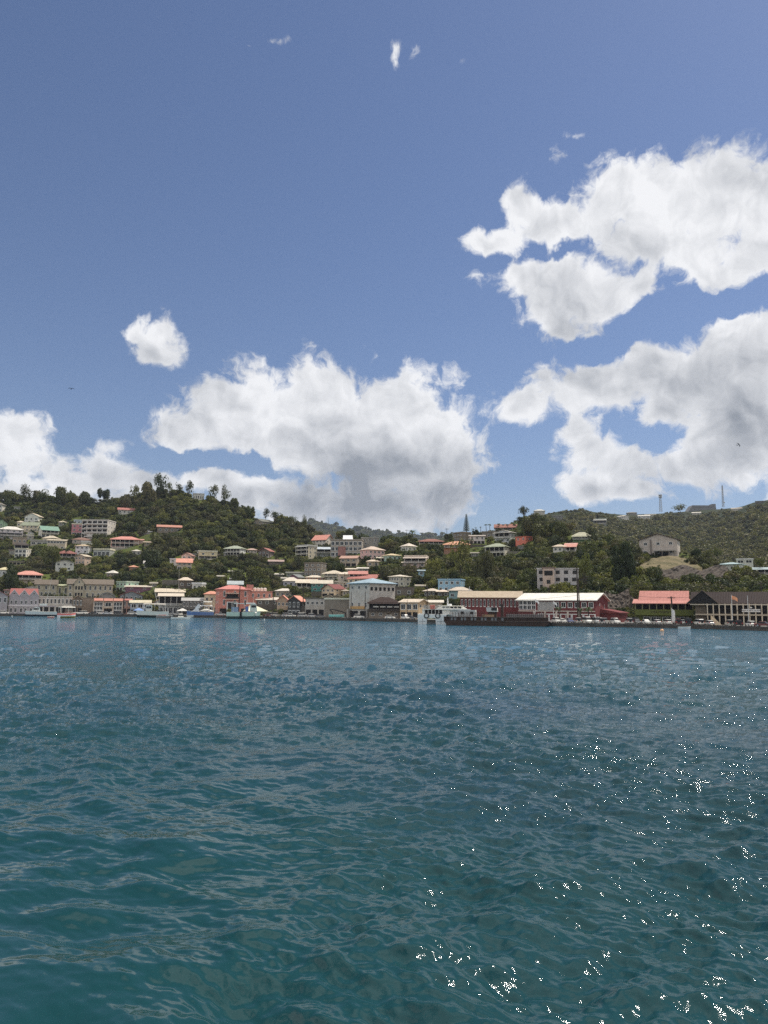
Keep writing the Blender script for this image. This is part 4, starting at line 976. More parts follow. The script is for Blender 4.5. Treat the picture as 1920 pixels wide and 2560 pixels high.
# brown roofed port office
r = H(1738, 1935, 1481, 1508, 1558, 'long port office with dark brown roof, white columns and sign', 'port office', S((110,98,84)), S((58,42,39)), 'g', '-/-', '', Y=q1(1840,18), flat=True, name='port_office', short='port office', d=15, ov=1.4)
w, d, h = dims(r)
place(r, DARKM, 'opening', w*.06, -.03, h*.74, w*.84, h*.40); place(r, DARKM, 'opening', w*.06, -.03, h*.22, w*.84, h*.36)
for k in range(12):
    x = -w*.34+k*w*.84/11; p = MB(); p.box(x-.16, x+.16, -1.7, -1.3, h*.05 if k % 2 else 0, h*.97); p.build('column', M['plain'], r, S((190,176,156)))
b = MB(); b.box(-w/2+.01, w/2, -1.8, -.07, h*.44, h*.50); b.build('floor_band', M['plain'], r, S((170,156,136)))
b = MB(); b.box(-w/2-1.4, w/2+1.4, -1.6, -1.45, h-.62, h-.3); b.build('gutter', M['plain'], r, S((186,174,158)))
g = MB(); gx = -w*.40; a = 4.0; gh = 3.7
g.hexa([(gx-a,-1.9,h-.1),(gx+a,-1.9,h-.1),(gx+a,5,h-.1),(gx-a,5,h-.1)],[(gx-.05,-1.9,h+gh),(gx+.05,-1.9,h+gh),(gx+.05,5,h+gh),(gx-.05,5,h+gh)]); g.build('gable', M['dark'], r)
for sg in (-1, 1):
    e = MB(); A = [(gx+sg*(a+.5),-2.2,h-.4),(gx,-2.2,h+gh),(gx,6,h+gh),(gx+sg*(a+.5),6,h-.4)]; B = [(p,q_,z+.3) for p,q_,z in A]
    if sg > 0: A, B = A[::-1], B[::-1]
    e.hexa(A, B); e.build('gable_roof', M['roof'], r, S((120,104,92)))
b = MB(); b.hexa([(-w*.30,-3.0,0),(-w*.16,-3.0,0),(-w*.16,-2.6,0),(-w*.30,-2.6,0)],[(-w*.30,-3.0,h*.46),(-w*.298,-3.0,h*.46),(-w*.298,-2.6,h*.46),(-w*.30,-2.6,h*.46)]); b.build('stair_wall', M['wall'], r, S((196,176,146)))
sgn = MB(); sgn.box(w*.10, w*.33, -2.05, -1.9, h*.60, h*.73); s_ = sgn.build('sign', M['plain'], r, S((206,204,206)))
text_on('GRENADA PORTS AUTHORITY', 0.60, w*.215, -2.08, h*.665, s_, M['wood'])
e = MB(); e.hexa([(w*.20,-2.0,h*.80),(w*.215,-2.0,h*.76),(w*.215,-1.9,h*.76),(w*.20,-1.9,h*.80)],[(w*.215,-2.0,h*.84),(w*.23,-2.0,h*.80),(w*.23,-1.9,h*.80),(w*.215,-1.9,h*.84)]); e.build('emblem', M['plain'], r, S((214,212,212)))
place(r, DOORM, 'door', w*.23, -.2, 0, 2.6, 2.6)
# white skylight gable on the apartment block
for (bu, bv, Yb, nm) in ((866, 1348, None, 'block'),):
    ap = [hh for hh in HOUSES if 'skylight' in hh[5]][0]; ro = bpy.data.objects[ap[6]]; w, d, h = dims(ro)
    g = MB(); g.hexa([(-w*.12,.5,h+.3),(w*.20,.5,h+.3),(w*.16,5,h+3.6),(-w*.14,5,h+3.6)],[(-w*.12,.4,h+.6),(w*.20,.4,h+.6),(w*.16,4.9,h+3.9),(-w*.14,4.9,h+3.9)]); g.build('skylight', M['plain'], ro, S((215,220,228)))
    g = MB(); g.hexa([(-w*.13,.8,h+.02),(w*.19,.8,h+.02),(w*.19,8,h+.02),(-w*.13,8,h+.02)],[(-w*.13,5.0,h+3.5),(w*.15,5.0,h+3.5),(w*.15,5.3,h+3.5),(-w*.13,5.3,h+3.5)]); g.build('penthouse', M['wall'], ro, S((150,140,130)))
    pk = MB(); pk.box(-w*.26, -w*.02, -.12, -.01, h*.02, h*.62); pk.build('pink_panel', M['wall'], ro, S((160,104,98)))
# stone fort on the far ridge
zf = at(1752, 1276, 1345)
r = empty('stone_fort', (zf.x, 1345, zf.z), 0, 'dark stone fort walls on the far ridge', 'fort')
k = 1345/F
b = MB(); b.hexa([(-42*k,0,-12),(42*k,0,-12),(42*k,20,-12),(-42*k,20,-12)],[(-20*k,0,13*k),(38*k,0,13*k),(38*k,20,13*k),(-20*k,20,13*k)]); b.build('wall', M['grey'], r)
b = MB(); b.box(30*k,39*k,1,15,13*k,17*k); b.build('turret', M['grey'], r)
b = MB(); b.box(-20*k,30*k,-.6,-.05,9*k,10*k); b.build('ledge', M['grey'], r)
HOUSES.append((1712,1795,1256,1276,1345,'stone fort',r.name))
# retaining walls and terraces between the houses
def garden_wall(u0, u1, vt, vb, label, col, th=.4, Y=None):
    Y = Y or Dn((u0+u1)/2, vb); p0, p1 = at(u0, vb, Y), at(u1, vb, Y); hgt = (vb-vt)*Y/F
    b = MB(); b.hexa([(p0.x,Y,p0.z-3),(p1.x,Y,p1.z-3),(p1.x,Y+th,p1.z-3),(p0.x,Y+th,p0.z-3)],[(p0.x,Y,p0.z+hgt),(p1.x,Y,p1.z+hgt),(p1.x,Y+th,p1.z+hgt),(p0.x,Y+th,p0.z+hgt)])
    m_ = int((p1.x-p0.x)/3)
    for k in range(1, m_):
        x = p0.x+k*(p1.x-p0.x)/m_; b.box(x-.15,x+.15,Y-.12,Y-.01,p0.z-3,p0.z+hgt+.2)
    o = b.build('retaining_wall', M['wall'], None, col); tag(o, label, 'wall'); HOUSES.append((u0,u1,vt,vb,Y,label,o.name))
garden_wall(405,450,1450,1464,'grey block retaining wall left of the dark pyramid roofed house',S((110,106,98)))
garden_wall(778,812,1479,1490,'grey retaining wall under the bright turquoise house',S((96,92,84)))
garden_wall(277,352,1369,1374,'pale wall under the long coral house',S((150,146,138)))
garden_wall(1268,1308,1378,1386,'grey terrace wall below the bright orange house',S((120,116,108)))
garden_wall(1176,1215,1362,1370,'dark terrace wall below the white house near palms',S((90,84,76)))
garden_wall(1110,1172,1376,1382,'reddish terrace wall under the orange house',S((150,104,84)))
garden_wall(700,735,1455,1462,'thin grey yard wall below the lilac house',S((110,106,98)))
# ------------------------------------------------------------------ vegetation
HOUSES.append((1628,1722,1388,1420,345,'dry grass knoll','')); HOUSES.append((1665,1790,1424,1452,322,'rock face below the knoll','')); HOUSES.append((1525,1575,1488,1530,285,'quay cliff',''))
def leaf_cloud(lobes, n, s, seed, up=-0.35, core=0.72):
    """many leaf sized faces spread over overlapping lobes, with a rough inner body so the crown is not see-through"""
    rng = np.random.RandomState(seed); C = np.array([l[:3] for l in lobes]); Rr = np.array([l[3] for l in lobes])
    pick = rng.choice(len(lobes), n, p=Rr**2/np.sum(Rr**2)); d = rng.normal(size=(n, 3)); d[:, 2] += .25
    d /= np.linalg.norm(d, axis=1)[:, None]; bad = d[:, 2] < up; d[bad, 2] *= -1
    P = C[pick]+d*(Rr[pick]*(0.78+0.30*rng.rand(n)))[:, None]
    nn = d+rng.normal(size=(n, 3))*0.55; nn /= np.linalg.norm(nn, axis=1)[:, None]
    t = np.cross(nn, rng.normal(size=(n, 3))); t /= np.linalg.norm(t, axis=1)[:, None]; b = np.cross(nn, t)
    L = (s*(0.55+0.9*rng.rand(n)))[:, None]; Wd = L*(0.45+0.4*rng.rand(n))[:, None]
    V = np.stack([P-t*L, P+b*Wd+nn*L*.15, P+t*L, P-b*Wd+nn*L*.15], 1).reshape(-1, 3); Fq = np.arange(4*n).reshape(n, 4)
    vs = V.tolist(); fs = Fq.tolist()
    for (x, y, z, r) in lobes:      # inner body
        k = len(vs); nu, nv = 7, 4; q = r*core
        for i in range(1, nv):
            for j in range(nu):
                a, e = 2*math.pi*j/nu, math.pi*i/nv; qq = q*(0.85+0.3*rng.rand()); vs.append((x+qq*math.sin(e)*math.cos(a), y+qq*math.sin(e)*math.sin(a), z+qq*math.cos(e)))
        vs.append((x, y, z+q)); vs.append((x, y, z-q)); T_, B_ = len(vs)-2, len(vs)-1
        for i in range(nv-2):
            for j in range(nu): fs.append([k+i*nu+j, k+i*nu+(j+1) % nu, k+(i+1)*nu+(j+1) % nu, k+(i+1)*nu+j])
        for j in range(nu): fs.append([T_, k+j, k+(j+1) % nu]); fs.append([B_, k+(nv-2)*nu+(j+1) % nu, k+(nv-2)*nu+j])
    return vs, fs
def lobes_for(seed, n=9, flat=1.0, wide=1.0):
    rng = random.Random(seed); out = []
    for i in range(n):
        a = rng.uniform(0, 6.28); rr = rng.uniform(0, .72)*wide
        r = rng.uniform(.26, .48); out.append((rr*math.cos(a), rr*math.sin(a), (0.62+rng.uniform(-.28, .42)*(1-rr*.5))*flat, r))
    return out
def mesh_from(name, vs, fs, mat):
    me = bpy.data.meshes.new(name); me.from_pydata(vs, [], fs); me.materials.append(mat); me.update(); return me
CROWNS = [mesh_from('crown', *leaf_cloud(lobes_for(s_, 8+s_ % 5, [1, .8, 1.25, .95][s_ % 4]), 900, .085, s_), M['leaf']) for s_ in range(8)]
FARCR = [mesh_from('canopy', *leaf_cloud(lobes_for(40+s_, 5+s_ % 3, .8), 230, .15, 40+s_), M['leaf']) for s_ in range(4)]
FARC2 = []
for q_ in FARCR: m2_ = q_.copy(); m2_.materials[0] = M['farleaf']; FARC2.append(m2_)
AIRY = [mesh_from('crown', *leaf_cloud(lobes_for(60+s_, 14, 1.3, 1.1), 700, .055, 60+s_, core=.25), M['leaf']) for s_ in range(3)]
def branch_mesh(seed, depth=3, spread=.55, hgt=1.0, mat='bark', n0=4):
    rng = random.Random(seed); b = MB()
    def grow(p, d, l, r, k):
        q = p+d*l; b.tube(p, q, r, r*.65, 5)
        if k == 0: return
        for _ in range(3 if k > 1 else 2):
            dd = (d+Vector((rng.uniform(-1,1), rng.uniform(-1,1), rng.uniform(-.15,.6)))*spread).normalized(); grow(q, dd, l*rng.uniform(.6,.85), r*.62, k-1)
    grow(Vector((0,0,-.15)), Vector((rng.uniform(-.1,.1), rng.uniform(-.1,.1), 1)).normalized(), .5*hgt, .045, depth)
    return b.mesh('trunk', [M[mat]])
TRUNKS = [branch_mesh(90+i, 2) for i in range(4)]; BARES = [branch_mesh(120+i, 5, .62, .62) for i in range(3)]
def frond(b, p0, az, L, drop, rise=.5, wdt=.16, seg=6):
    pts = []; hdir = Vector((math.cos(az), math.sin(az), 0)); side = Vector((-math.sin(az), math.cos(az), 0))
    for i in range(seg+1):
        t = i/seg; pts.append(p0+hdir*(L*t*(1-.15*t))+Vector((0,0,L*(rise*t-drop*t*t))))
    for i in range(seg):
        w0 = wdt*math.sin(math.pi*(.12+.88*i/seg))+.01; w1 = wdt*math.sin(math.pi*(.12+.88*(i+1)/seg))+.01
        for sg in (-1, 1):
            m0, m1 = pts[i], pts[i+1]; dn = Vector((0,0,-.5))
            b.poly([m0, m1, m1*.45+m0*.55+side*sg*w1+dn*w1*1.0, m0+side*sg*w0*.7+dn*w0*.7])
            b.poly([m0*.4+m1*.6, m1, m1+(m1-m0)*.3+side*sg*w1*.9+dn*w1, m1*.9+m0*.1+side*sg*w1*.8+dn*w1*.9])
def palm(name, loc, h, cr, label, lean=.06, group=None, nf=17, seed=0, up=.55):
    rng = random.Random(seed); root = empty(name, loc, rng.uniform(0, 6), label, 'palm tree', group)
    t = MB(); p = Vector((0,0,-.5)); 
    for i in range(6):
        q = Vector((lean*h*((i+1)/6)**2, 0, h*(i+1)/6)); t.tube(p, q, .24-.02*i, .22-.02*i, 7); p = q
    t.build('trunk', M['bark'], root)
    c = MB()
    for i in range(nf): frond(c, p, 2*math.pi*i/nf+rng.uniform(-.2,.2), cr*rng.uniform(.85,1.1), rng.uniform(.5,1.15), rise=rng.uniform(.1,up+.25), wdt=cr*.2)
    c.build('crown', M['palmleaf'], root); return root

# --- sample the slope evenly as seen from the water
GRASS = [(104,172,1436,1462),(335,382,1330,1352),(768,815,1390,1404),(845,870,1470,1480),(1276,1300,1386,1400),(300,312,1455,1480)]
cand = []
rng = random.Random(3)
for iu in range(-60, 1990, 10):
    for iv in range(0, 46):
        u = iu+rng.uniform(0, 10); v1, vr = vflat(u), interp(RV, u)
        v = vr+1+(iv+rng.random())*6.5
        if v > v1-5: continue
        if any(a < u < b and c < v < d for a, b, c, d in GRASS) and rng.random() < .93: continue
        p = ground(u, v); R = rng.uniform(2.0, 4.6)*(1.25 if rng.random() < .15 else 1)
        if v > v1-25: R *= .7
        D = p.y; ok = False
        for shrink in (1, .6, .38):
            Rr = R*shrink; rp = Rr*F/D; hp = Rr*rng.uniform(1.15, 1.5)*F/D; good = True
            for (hu0, hu1, ht, hb, hY, *_) in HOUSES:
                if hu1 < u-rp*.8 or hu0 > u+rp*.8: continue
                if D < hY+2:         # in front of the house: keep its face clear apart from the foot
                    if v-hp < hb-(hb-ht)*.22 and v > ht: good = False; break
                elif D < hY+13:      # would stand inside or on its roof
                    if v-hp < hb and v > ht-3: good = False; break
            if good: ok = True; break
        if ok: cand.append((u, v, p, Rr, hp, rp))
# houses stand on cleared ground, everything else is wooded
for iu in range(-60, 870, 6):      # an unbroken line of crowns along the left ridge
    u = iu+rng.uniform(0, 6); v = interp(RV, u)+rng.uniform(-1, 5); p = ground(u, v) if v > interp(RV, u) else at(u, v, interp(RD, u)); R = rng.uniform(2.6, 5.5)
    hp = R*1.4*F/p.y; rp = R*F/p.y
    if any(a < u+rp and b > u-rp and t_ < v and q_ > v-hp and p.y < Y_+14 for a, b, t_, q_, Y_, *_ in HOUSES): continue
    cand.append((u, v, p, R, hp, rp))
cand.sort(key=lambda c: -c[5])
# describe a tree by the house nearest to it in view
def near_text(u, v):
    best = None
    for h in HOUSES:
        if not h[6]: continue
        cu, cv = (h[0]+h[1])/2, (h[2]+h[3])/2; dd = math.hypot((u-cu), (v-cv)*1.6)-(h[1]-h[0])/4
        if best is None or dd < best[0]: best = (dd, h, u-cu, v-cv)
    _, h, du, dv = best; wds = h[5].split()
    stop = {'with','at','behind','above','below','between','beside','under','in','on','right','left','over','among','of','half','joined','wedged','cut','along'}
    cut = next((i for i, w_ in enumerate(wds) if i > 1 and w_ in stop), len(wds)); t = ' '.join(wds[:min(cut, 6)])
    rel = ('above' if dv < 0 else 'below') if abs(dv)*1.3 > abs(du) else ('left of' if du < 0 else 'right of')
    return rel+' the '+t
used_lab = {}
N_IND = 250
ind = cand[:N_IND]; rest = cand[N_IND:]
def put_tree(p, R, kind, label, cat='tree', group=None, mats=None, hs=None, name='hillside_tree'):
    root = empty(name, tuple(p), rng.uniform(0, 6.28), label, cat, group); hs = hs or R*rng.uniform(.95, 1.25)
    if kind == 'bare': me = BARES[rng.randrange(3)]; t = link('trunk', me, root); t.scale = (R*1.1, R*1.1, hs*1.2); c = link('crown', AIRY[rng.randrange(3)], root); c.scale = (R*.8, R*.8, hs*.95); c.location = (0,0,hs*.35); return root
    t = link('trunk', TRUNKS[rng.randrange(4)], root); t.scale = (R, R, hs)
    c = link('crown', (AIRY if kind == 'airy' else CROWNS)[rng.randrange(3 if kind == 'airy' else 8)], root); c.scale = (R, R, hs*1.08); c.location = (0, 0, -hs*.02)
    return root
ADJ = ['bushy green tree','dark leafy tree','rounded olive green tree','spreading green tree']
for i, (u, v, p, R, hp, rp) in enumerate(ind):
    tx = near_text(u, v); lab = ADJ[i % 4]+' '+tx
    for k in range(4):
        lab = ADJ[(i+k) % 4]+' '+tx
        if lab not in used_lab: break
    used_lab[lab] = used_lab.get(lab, 0)+1
    p = p.copy(); p.z -= .3
    put_tree(p, R, 'full', lab, group='trees on the hillside among the houses')
def canopy_stuff(name, pts, sizes, meshes, label, seed):
    kit = bpy.data.collections.new(name+'_kit')
    for i, me in enumerate(meshes):
        o = bpy.data.objects.new('%s_%02d' % (me.name.split('.')[0], i), me); kit.objects.link(o)
    n = len(pts); me = bpy.data.meshes.new(name); me.vertices.add(n); me.vertices.foreach_set('co', np.array(pts, dtype=np.float32).ravel())
    r = np.random.RandomState(seed); sz = np.array(sizes)
    a = me.attributes.new('scl', 'FLOAT_VECTOR', 'POINT'); a.data.foreach_set('vector', np.stack([sz, sz, sz*r.uniform(.8, 1.3, n)], 1).astype(np.float32).ravel())
    a = me.attributes.new('rot', 'FLOAT_VECTOR', 'POINT'); a.data.foreach_set('vector', np.stack([r.normal(0,.12,n), r.normal(0,.12,n), r.uniform(0, 6.28, n)], 1).astype(np.float32).ravel())
    a = me.attributes.new('idx', 'INT', 'POINT'); a.data.foreach_set('value', r.randint(0, len(meshes), n).astype(np.int32))
    o = link(name, me); o['kind'] = 'stuff'; o['label'] = label; o['category'] = 'trees'
    ng = bpy.data.node_groups.new(name, 'GeometryNodeTree')
    ng.interface.new_socket('Geometry', in_out='INPUT', socket_type='NodeSocketGeometry'); ng.interface.new_socket('Geometry', in_out='OUTPUT', socket_type='NodeSocketGeometry')
    gi, go = ng.nodes.new('NodeGroupInput'), ng.nodes.new('NodeGroupOutput'); ip = ng.nodes.new('GeometryNodeInstanceOnPoints')
    ci = ng.nodes.new('GeometryNodeCollectionInfo'); ci.inputs['Collection'].default_value = kit; ci.inputs['Separate Children'].default_value = True; ci.inputs['Reset Children'].default_value = True
    ng.links.new(gi.outputs[0], ip.inputs['Points']); ng.links.new(ci.outputs[0], ip.inputs['Instance']); ip.inputs['Pick Instance'].default_value = True
    for nm, ty, sk in (('scl','FLOAT_VECTOR','Scale'),('rot','FLOAT_VECTOR','Rotation'),('idx','INT','Instance Index')):
        na = ng.nodes.new('GeometryNodeInputNamedAttribute'); na.data_type = ty; na.inputs['Name'].default_value = nm
        ng.links.new(na.outputs['Attribute'], ip.inputs[sk])
    ng.links.new(ip.outputs[0], go.inputs[0]); md = o.modifiers.new('scatter', 'NODES'); md.node_group = ng
    return o
canopy_stuff('woodland', [tuple(c[2]-Vector((0,0,.5))) for c in rest], [c[3] for c in rest], CROWNS+AIRY[:1], 'dense green woodland covering the slopes between the houses', 1)
# low scrub fills the ground between crowns
scr = []
for iu in range(-60, 1990, 7):
    for iv in range(0, 64):
        u = iu+rng.uniform(0, 7); v1, vr = vflat(u), interp(RV, u); v = vr+(iv+rng.random())*4.4
        if v > v1-1 or rng.random() < .25: continue
        if any(a < u < b and c < v < d for a, b, c, d in GRASS) and rng.random() < .85: continue
        p = ground(u, v); bad = False
        for (hu0, hu1, ht, hb, hY, *_) in HOUSES:
            if hu0-2 < u < hu1+2 and ht < v < hb+2 and p.y < hY+1: bad = True; break
        if not bad: scr.append((tuple(p-Vector((0,0,.5))), rng.uniform(.7, 1.7)))
canopy_stuff('scrub', [a for a, b in scr], [b for a, b in scr], FARCR, 'low green scrub on the slopes between trees and houses', 2)
# the far hill: one wood
fp = []
for iu in range(1120, 2100, 8):
    for iv in range(0, 52):
        u = iu+rng.uniform(0, 8); t = (iv+rng.random())/52
        if t < .3: continue
        p = far_at(u, t); dens = 0.5+0.5*math.sin(u*.03+t*9)*math.sin(t*23+u*.011)
        if rng.random() > .72+.28*dens: continue
        bad = False; vv = proj(p)[1]
        for h_ in HOUSES:
            if h_[4] > 600 and h_[0]-3 < u < h_[1]+3 and h_[2]-2 < vv < h_[3]+9: bad = True; break
        if not bad: fp.append((tuple(p-Vector((0,0,1.0))), rng.uniform(3.2, 7.5)*(1.35 if dens > .8 else 1)*(.55 if t > .95 else 1)))
canopy_stuff('far_woodland', [a for a, b in fp], [b for a, b in fp], FARC2, 'olive green wood covering the far right hill', 3)
mp_ = []
for iu in range(560, 1300, 7):
    for iv in range(0, 24):
        u = iu+rng.uniform(0, 7); t = .45+.55*(iv+rng.random())/24
        p = at(u, 1500+(interp(MV, u)+2.2*math.sin(u*0.11)+1.6*math.sin(u*0.23+1)-1500)*t, 1700+1500*t+60*math.sin(u*.03+t*8)*math.sin(math.pi*t))
        mp_.append((tuple(p-Vector((0,0,3))), rng.uniform(7, 17)*(.8 if t > .97 else 1)))
canopy_stuff('mountain_forest', [a for a, b in mp_], [b for a, b in mp_], FARCR, 'dark forest covering the distant mountain', 4)

# --- trees one can tell apart
SK = [ # u, vtop, vbase, half width px, kind, label
 (20,1226,1262,24,'full','tall olive tree on the left ridge near the photo edge'),(64,1226,1262,24,'airy','feathery tree on the left ridge crest'),
 (104,1236,1266,24,'airy','thin topped tree on the left ridge left of the broad crown'),(152,1222,1268,22,'full','high dark crown on the left ridge above the hotel'),
 (212,1230,1274,26,'full','broad rounded crown on the ridge above the hotel'),(182,1232,1272,20,'full','olive crown between two big ones above the hotel'),
 (259,1224,1252,16,'full','round dark tree alone on the left skyline'),(312,1232,1274,20,'full','dark tree at the foot of the hilltop crest'),
 (335,1224,1262,16,'airy','thin crowned tree left of the tallest hilltop tree'),(368,1206,1266,24,'full','tallest leafy tree on the left hilltop'),
 (398,1200,1252,22,'airy','tall open crowned tree on the hilltop summit'),(424,1213,1250,14,'bare','leafless tree on the hilltop summit'),
 (447,1210,1246,12,'bare','slender leafless tree beside the hilltop building'),(471,1212,1250,14,'airy','upright tree in front of the hilltop building'),
 (535,1223,1258,16,'airy','dark tree right of the hilltop building'),(562,1228,1266,15,'airy','second dark tree right of the hilltop building'),
 (585,1250,1280,13,'full','small dark crown on the descending ridge'),(624,1271,1302,14,'full','dark round tree left of the grey ridge house'),
 (664,1278,1304,12,'airy','open crowned tree behind the grey ridge house'),(690,1281,1306,18,'airy','flat topped tree right of the grey ridge house'),
 (728,1300,1326,13,'full','rounded tree where the left ridge dips'),(762,1300,1330,10,'airy','feathery tree at the foot of the left ridge'),
 (873,1325,1352,19,'full','dark dome shaped tree behind the apartment block'),(1310,1267,1304,21,'bare','big spreading half bare tree on the right skyline'),
 (1326,1292,1340,24,'full','large dark tree below the half bare skyline tree'),(1355,1310,1352,26,'full','dark mango tree above the cream and red bungalows'),
 (1400,1305,1350,24,'full','dark round tree left of the pale green pavilion'),(1478,1330,1375,16,'airy','spiky tree right of the pale green pavilion'),
 (1216,1372,1462,30,'full','large glossy dark tree beside the pale green roofed house'),(1150,1375,1452,36,'airy','tall olive tree below the orange roofed house'),
 (1085,1400,1450,24,'full','dark bush tree below the lilac beige house'),(962,1412,1450,24,'full','long hedge like dark tree above the white square house'),
 (1560,1392,1482,30,'full','big dark tree left of the dry grass knoll'),(1640,1424,1480,26,'full','dark bushy tree above the olive green building'),
 (1795,1372,1400,16,'airy','brown dry tree right of the knoll house'),(1770,1376,1424,16,'bare','bare dry tree on the slope right of the knoll'),
 (1600,1375,1420,14,'bare','dry leafless bush left of the knoll house'),(1462,1408,1492,28,'bare','half bare tree over the parked cars behind the white roofed warehouse'),
 (1860,1416,1452,26,'full','light green tree in front of the pale blue roofed house'),(1900,1395,1418,14,'full','dark tree right of the towered villa'),
 (24,1432,1484,26,'full','big leafy tree left of the coral roofed veranda house'),(128,1376,1430,26,'full','large tree below the beige louvred wing'),
 (590,1428,1462,24,'full','dark rounded tree above the salmon building'),(640,1420,1464,26,'full','glossy dark tree behind the salmon wing'),
 (690,1450,1472,14,'full','yellow green bush tree left of the lilac house'),(378,1380,1424,28,'full','large dark dome tree in the middle of the left slope'),
 (440,1345,1380,26,'full','broad green crown below the long stone house'),(735,1470,1494,16,'full','glossy tree between the lilac and turquoise houses')]
for (u, vt, vb, hw, kd, lab) in SK:
    far = False; Y = Dn(u, vb) if vb > interp(RV, u) else interp(RD, u)-2
    if lab.startswith('light green tree in front'): Y = 330
    p = at(u, vb, Y); k = Y/F; hgt = (vb-vt)*k; R = hw*k
    put_tree(p-Vector((0,0,.4)), R, kd, lab, 'tree', None, None, hgt/(1.2 if kd != 'bare' else 1.45), 'tree' if kd != 'bare' else 'bare_tree')
for (u, vt, vb, cr, lab, yy) in ((1030,1325,1353,11,'lone palm with thick drooping crown on the saddle',None),(605,1262,1284,8,'palm silhouette on the descending left ridge',None),
   (1183,1321,1332,6,'low palm at the foot of the tall pine',None),(1190,1318,1333,4,'slim palm just right of the tall pine',None),(1202,1316,1334,4,'slim palm second right of the tall pine',None),
   (1216,1310,1334,6,'taller palm of the skyline pair',None),(1225,1309,1334,6,'right hand palm of the skyline pair',None),(1247,1308,1328,6,'palm left of the white three bay house gable',None),
   (1258,1310,1328,5,'palm over the red tiled roof, middle one',None),(1270,1310,1328,6,'palm over the red tiled roof, right one',None),
   (1399,1507,1547,13,'palm in front of the red warehouse between flag and pole',252),(1452,1510,1547,12,'palm hugging the tall pole at the red warehouse',250),(1471,1508,1547,14,'palm at the right corner of the red warehouse',249)):
    Y = yy or (Dn(u, vb) if vb > interp(RV, u) else interp(RD, u)-4)
    p = at(u, vb, Y); k = Y/F
    if yy: p.z = QZ
    palm('palm_tree', tuple(p), (vb-vt-cr*.25)*k, cr*k*1.05, lab, seed=u, nf=15)
PS = [(158,1300,1330),(172,1296,1325),(166,1372,1396),(90,1376,1398),(150,1440,1462),(172,1436,1462),(540,1402,1430),(560,1412,1432),(700,1428,1448),(786,1316,1338),(770,1340,1362),(1010,1368,1396),(940,1390,1420),(1180,1344,1366),(1345,1410,1440),(1500,1340,1372),(1488,1330,1362),(1365,1440,1470),(255,1290,1318),(310,1290,1320),(530,1425,1448),(175,1488,1502)]
for i, (u, vt, vb) in enumerate(PS):
    Y = Dn(u, vb)
    if vb > 1500: Y = q1(u, 28)
    p = at(u, vb, Y); k = Y/F; palm('coconut_palm', tuple(p), (vb-vt)*k*.8, 8*k, 'coconut palm '+near_text(u, (vt+vb)/2), group='coconut palms on the slopes', seed=i*7+1)
for i, (u, v, R) in enumerate(((1606,1412,1.6),(1618,1402,1.2),(1664,1412,.9),(1700,1404,1.1),(1716,1410,1.7),(1734,1414,2.0),(1648,1420,1.2),(1690,1419,1.0),(1726,1402,1.3),(1597,1404,2.2),(1746,1404,2.0))):
    p = at(u, v, 322+30*(1424-v)/34); put_tree(p-Vector((0,0,.5)), R, 'full' if i % 3 else 'airy', ADJ[i % 4].replace('tree','bush')+' on the dry grass knoll', 'bush', 'bushes on the dry grass knoll', hs=R*1.1, name='bush')
# Norfolk pine
p = at(1166, 1334, interp(RD, 1166)-2); k = p.y/F; Hh = (1334-1283)*k
r = empty('norfolk_pine', tuple(p), 0, 'tall thin pine with level branches on the saddle skyline', 'pine tree')
t = MB(); t.tube((0,0,-1), (0,0,Hh), .35, .05, 8); t.build('trunk', M['bark'], r)
c = MB(); rg = random.Random(5)
for i in range(17):
    z = Hh*(.12+.86*i/17); L = 8*k*(1-i/17.5)**.8
    for j in range(7):
        a = j*6.283/7+i*.5; d_ = Vector((math.cos(a), math.sin(a), .12)); q = Vector((0,0,z))+d_*L; c.tube((0,0,z), q, .09, .05, 4)
        for s_ in range(5):
            m_ = Vector((0,0,z))+d_*L*(.25+.75*s_/4); sd_ = Vector((-d_.y, d_.x, 0))*.5; c.poly([m_-sd_, m_+d_*.5, m_+sd_, m_+Vector((0,0,.35))])
c.build('crown', M['leaf'], r)
# planted trees on the left part of the quay and by the salmon building
for (u, Yo, R, h_, lab) in ((575,9,2.6,2.6,'low leafy tree on the quay in front of the salmon building'),(668,10,3.4,1.9,'dark low hedge tree beside the cream tent'),(703,9,1.7,2.4,'thin yellow green tree in front of the beige arched house')):
    Y = q1(u, Yo); put_tree(Vector((at(u,1500,Y).x, Y, QZ)), R, 'full', lab, hs=h_, name='tree')
# ------------------------------------------------------------------ poles, wires, masts
def pole(u, vt, Y, label, r=.16, z0=QZ, arms=0, lean=0.0, mat='wood', name='utility_pole', cat='pole', group=None, lamp=False):
    p = at(u, vt, Y); root = empty(name, (at(u,1500,Y).x if z0 == QZ else p.x, Y, z0), 0, label, cat, group); h = p.z-z0
    b = MB(); b.tube((0,0,-.5), (lean*h,0,h), r, r*.7, 8); b.build('shaft', M[mat], root)
    for k in range(arms):
        b = MB(); z = h-.5-k*1.1; b.box(lean*z-1.2, lean*z+1.2, -.22, -.10, z-.08, z+.08)
        for x in (-1.0,-.4,.4,1.0): b.tube((lean*z+x,-.16,z+.08), (lean*z+x,-.16,z+.32), .07, .05, 6)
        b.build('crossarm', M[mat], root)
    if lamp:
        b = MB(); b.tube((0,0,h-.2), (1.4,0,h+.3), .06, .05, 6); b.box(1.1,1.9,-.15,.15,h+.2,h+.34); b.build('lamp_head', M['plain'], root, (.6,.6,.6))
    return root
